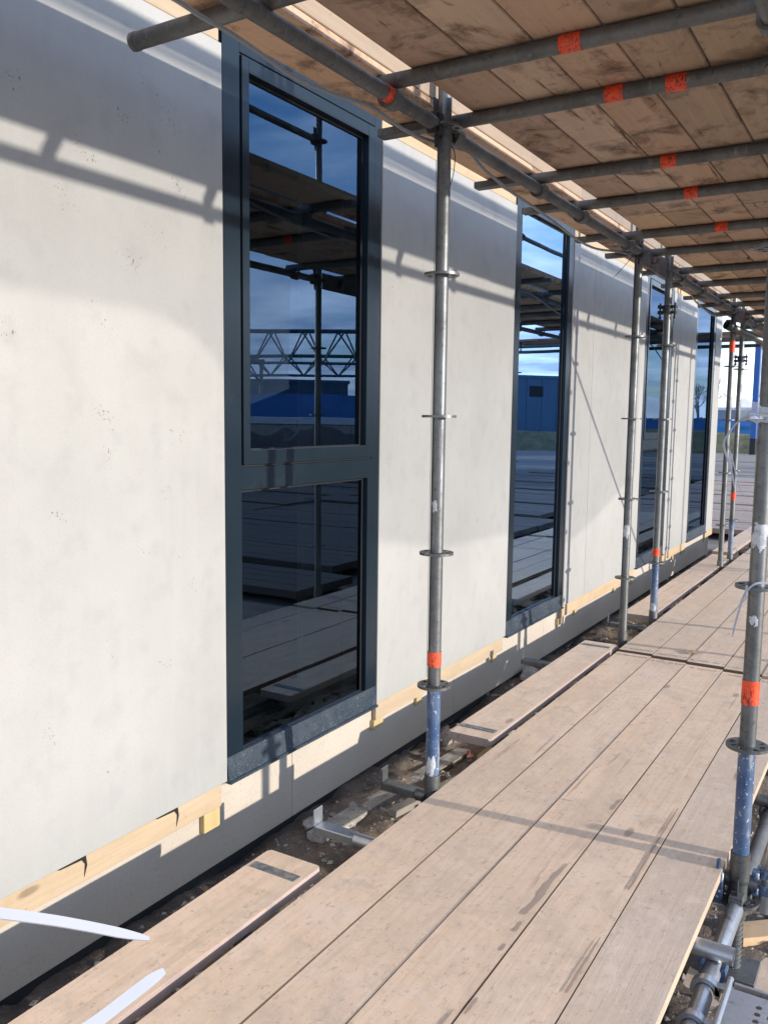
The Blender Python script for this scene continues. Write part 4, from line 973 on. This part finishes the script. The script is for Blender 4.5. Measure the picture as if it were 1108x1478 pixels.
# clear sheeting hung over a rail on the open side, unseen; both added, the sheet shaped to dim the sun on the upper wall
rl = thing('added_sheet_rail', (2.0, -3.0, -1.8), 'plain tube railing added on the open side to carry the dimming sheet', 'railing'); o = rl.location.copy()
MB(o).tube((2.0, -3.2, 1.90), (2.0, 10.3, 1.90), .021, 10).build('top_rail', 'galvanised', rl)
for yy in (-3.1, 10.2): MB(o).tube((2.0, yy, -1.75), (2.0, yy, 1.90), .021, 10).build('post', 'galvanised', rl)
@mat('clear_sheet')
def _(k):
    t = k.t; t.nodes.remove(k.b)
    tr = k.n('BsdfTransparent', Color=(.93, .93, .93)); df = k.n('BsdfTranslucent', Color=(.8, .82, .85)); gl = k.n('BsdfGlossy', Roughness=.25, Color=(.9, .9, .9))
    m1 = k.n('MixShader'); m1.inputs[0].default_value = .13; t.links.new(tr.outputs[0], m1.inputs[1]); t.links.new(df.outputs[0], m1.inputs[2])
    m2 = k.n('MixShader'); m2.inputs[0].default_value = .05; t.links.new(m1.outputs[0], m2.inputs[1]); t.links.new(gl.outputs[0], m2.inputs[2]); t.links.new(m2.outputs[0], k.out.inputs['Surface'])
# lower hem of the sheet as (y, z)
HEM = [(-3.0, 1.25), (1.0, 1.12), (1.89, 1.10), (2.45, 1.085), (2.66, 1.03), (2.77, .92), (2.95, .70), (3.3, .38), (3.82, .185), (4.49, .075), (5.33, .055), (6.0, -.05), (6.5, -.14), (7.12, -.005), (7.7, .16), (8.2, .3)]
ys = [-3.0+11.2*i/90 for i in range(91)]; vs = []; fs = []
def hem(y):
    for (a, p), (b, q) in zip(HEM, HEM[1:]):
        if a <= y <= b: u = (y-a)/(b-a); return p+(q-p)*u
    return HEM[-1][1]
for i, y in enumerate(ys):
    for j in range(9):
        u = j/8; vs.append((2.0+.025+.02*noise.noise((y*2.2, u*1.2, 4)), y, 1.90+(hem(y)-1.90)*u))
for i in range(90): fs += [(i*9+j, i*9+j+1, i*9+j+10, i*9+j+9) for j in range(8)]
tag(MB((2.0, 2.0, .9)).add(vs, fs).build('dimming_sheet', 'clear_sheet'), 'unseen clear plastic sheet added over the tube railing to dim the upper wall', 'plastic sheet')

# damp brown marks along the joints of the near walkway
@mat('damp_wood')
def _(k):
    a = k.noise(k.pos((20, 2, 20)), 3, 4); k.set(Base_Color=k.mixc(a, (.38, .26, .18), (.52, .385, .29)), Roughness=.5)
near = [o_ for o_ in COL.objects if o_.get('label', '').startswith('near stretch of the lower plank')][0]
rs = random.Random(9)
for pts, w in (([(-.851, 2.19), (-.842, 2.283), (-.846, 2.378), (-.838, 2.528)], .022), ([(-.838, 2.10), (-.839, 2.155)], .014), ([(-.632, 1.93), (-.632, 2.06), (-.63, 2.2)], .009), ([(-.632, 2.48), (-.634, 2.75), (-.633, 3.12)], .011), ([(-.835, 2.0), (-.837, 2.036)], .010), ([(-.832, 2.98), (-.828, 3.09)], .010), ([(-1.02, 2.965), (-.975, 2.972)], .012), ([(-.808, 1.73), (-.808, 1.8)], .012), ([(-.84, 1.66), (-.838, 1.73)], .011)):
    P = smooth_path([(a, b, DECK+.0022) for a, b in pts], 9); w *= .5; m = MB(near.location.copy()); vs = []
    for i, p in enumerate(P):
        u = i/(len(P)-1); ww = w*(.35+.65*sin(pi*min(1, u*1.0+.08))**.5)*(1+.6*noise.noise((p.y*40, p.x*9, 1)))
        vs += [(p.x-ww*rs.uniform(.8, 1.1), p.y, p.z), (p.x+ww*rs.uniform(.5, .8), p.y+.004, p.z)]
    m.add(vs, [(2*i, 2*i+1, 2*i+3, 2*i+2) for i in range(len(P)-1)]).build('damp_mark', 'damp_wood', near, smooth=False)
# mortar splashes stuck to the tubes
def splash(parent, x, y, z0, z1, a0, a1, seed):
    rg = random.Random(seed); o = parent.location.copy(); m = MB(o); n, q = 16, 18; rr = R+.0016
    for i in range(n):
        for j in range(q):
            u, v = (i+.5)/n, (j+.5)/q; e = ((2*u-1)**2+(2*v-1)**2)
            if e+.9*noise.noise((u*4+seed, v*4, 2)) > .75: continue
            A = lambda i_, j_: (x+rr*cos(a0+(a1-a0)*i_/n), y+rr*sin(a0+(a1-a0)*i_/n), z0+(z1-z0)*j_/q)
            m.add([A(i, j), A(i+1, j), A(i+1, j+1), A(i, j+1)], [(0, 1, 2, 3)])
    if m.f: m.build('mortar_splash', 'mortar', parent, smooth=False)
@mat('mortar')
def _(k):
    a = k.noise(k.pos(), 60, 5, .7); k.set(Base_Color=k.mixc(k.ramp(a, (.35, 0.), (.65, 1.)), (.42, .42, .43), (.66, .66, .67)), Roughness=.9); k.bump(a, .6, .004)
splash(OUT[1], -.372, 2.80, -.40, -.29, -2.6, -.2, 3)
splash(OUT[1], -.372, 2.80, -.62, -.58, -2.2, -1.0, 4)
splash(IN[1], -1.467, 2.805, -1.36, -1.26, -2.2, -.6, 5)
splash(IN[1], -1.467, 2.805, -.35, -.30, -2.0, -1.0, 6)
splash(IN[2], -1.495, 5.43, -.75, -.66, -2.4, -.6, 7)
splash(IN[3], -1.482, 6.146, -1.38, -1.28, -2.4, -.6, 8)
hall('small cream site cabin with dark windows mirrored low in the first window', (11.2, 25.6, 0), (15.0, 22.6, 0), 2.4, -.1, 'cabin_cream', 'white_trim', name='site_cabin', nwin=3)
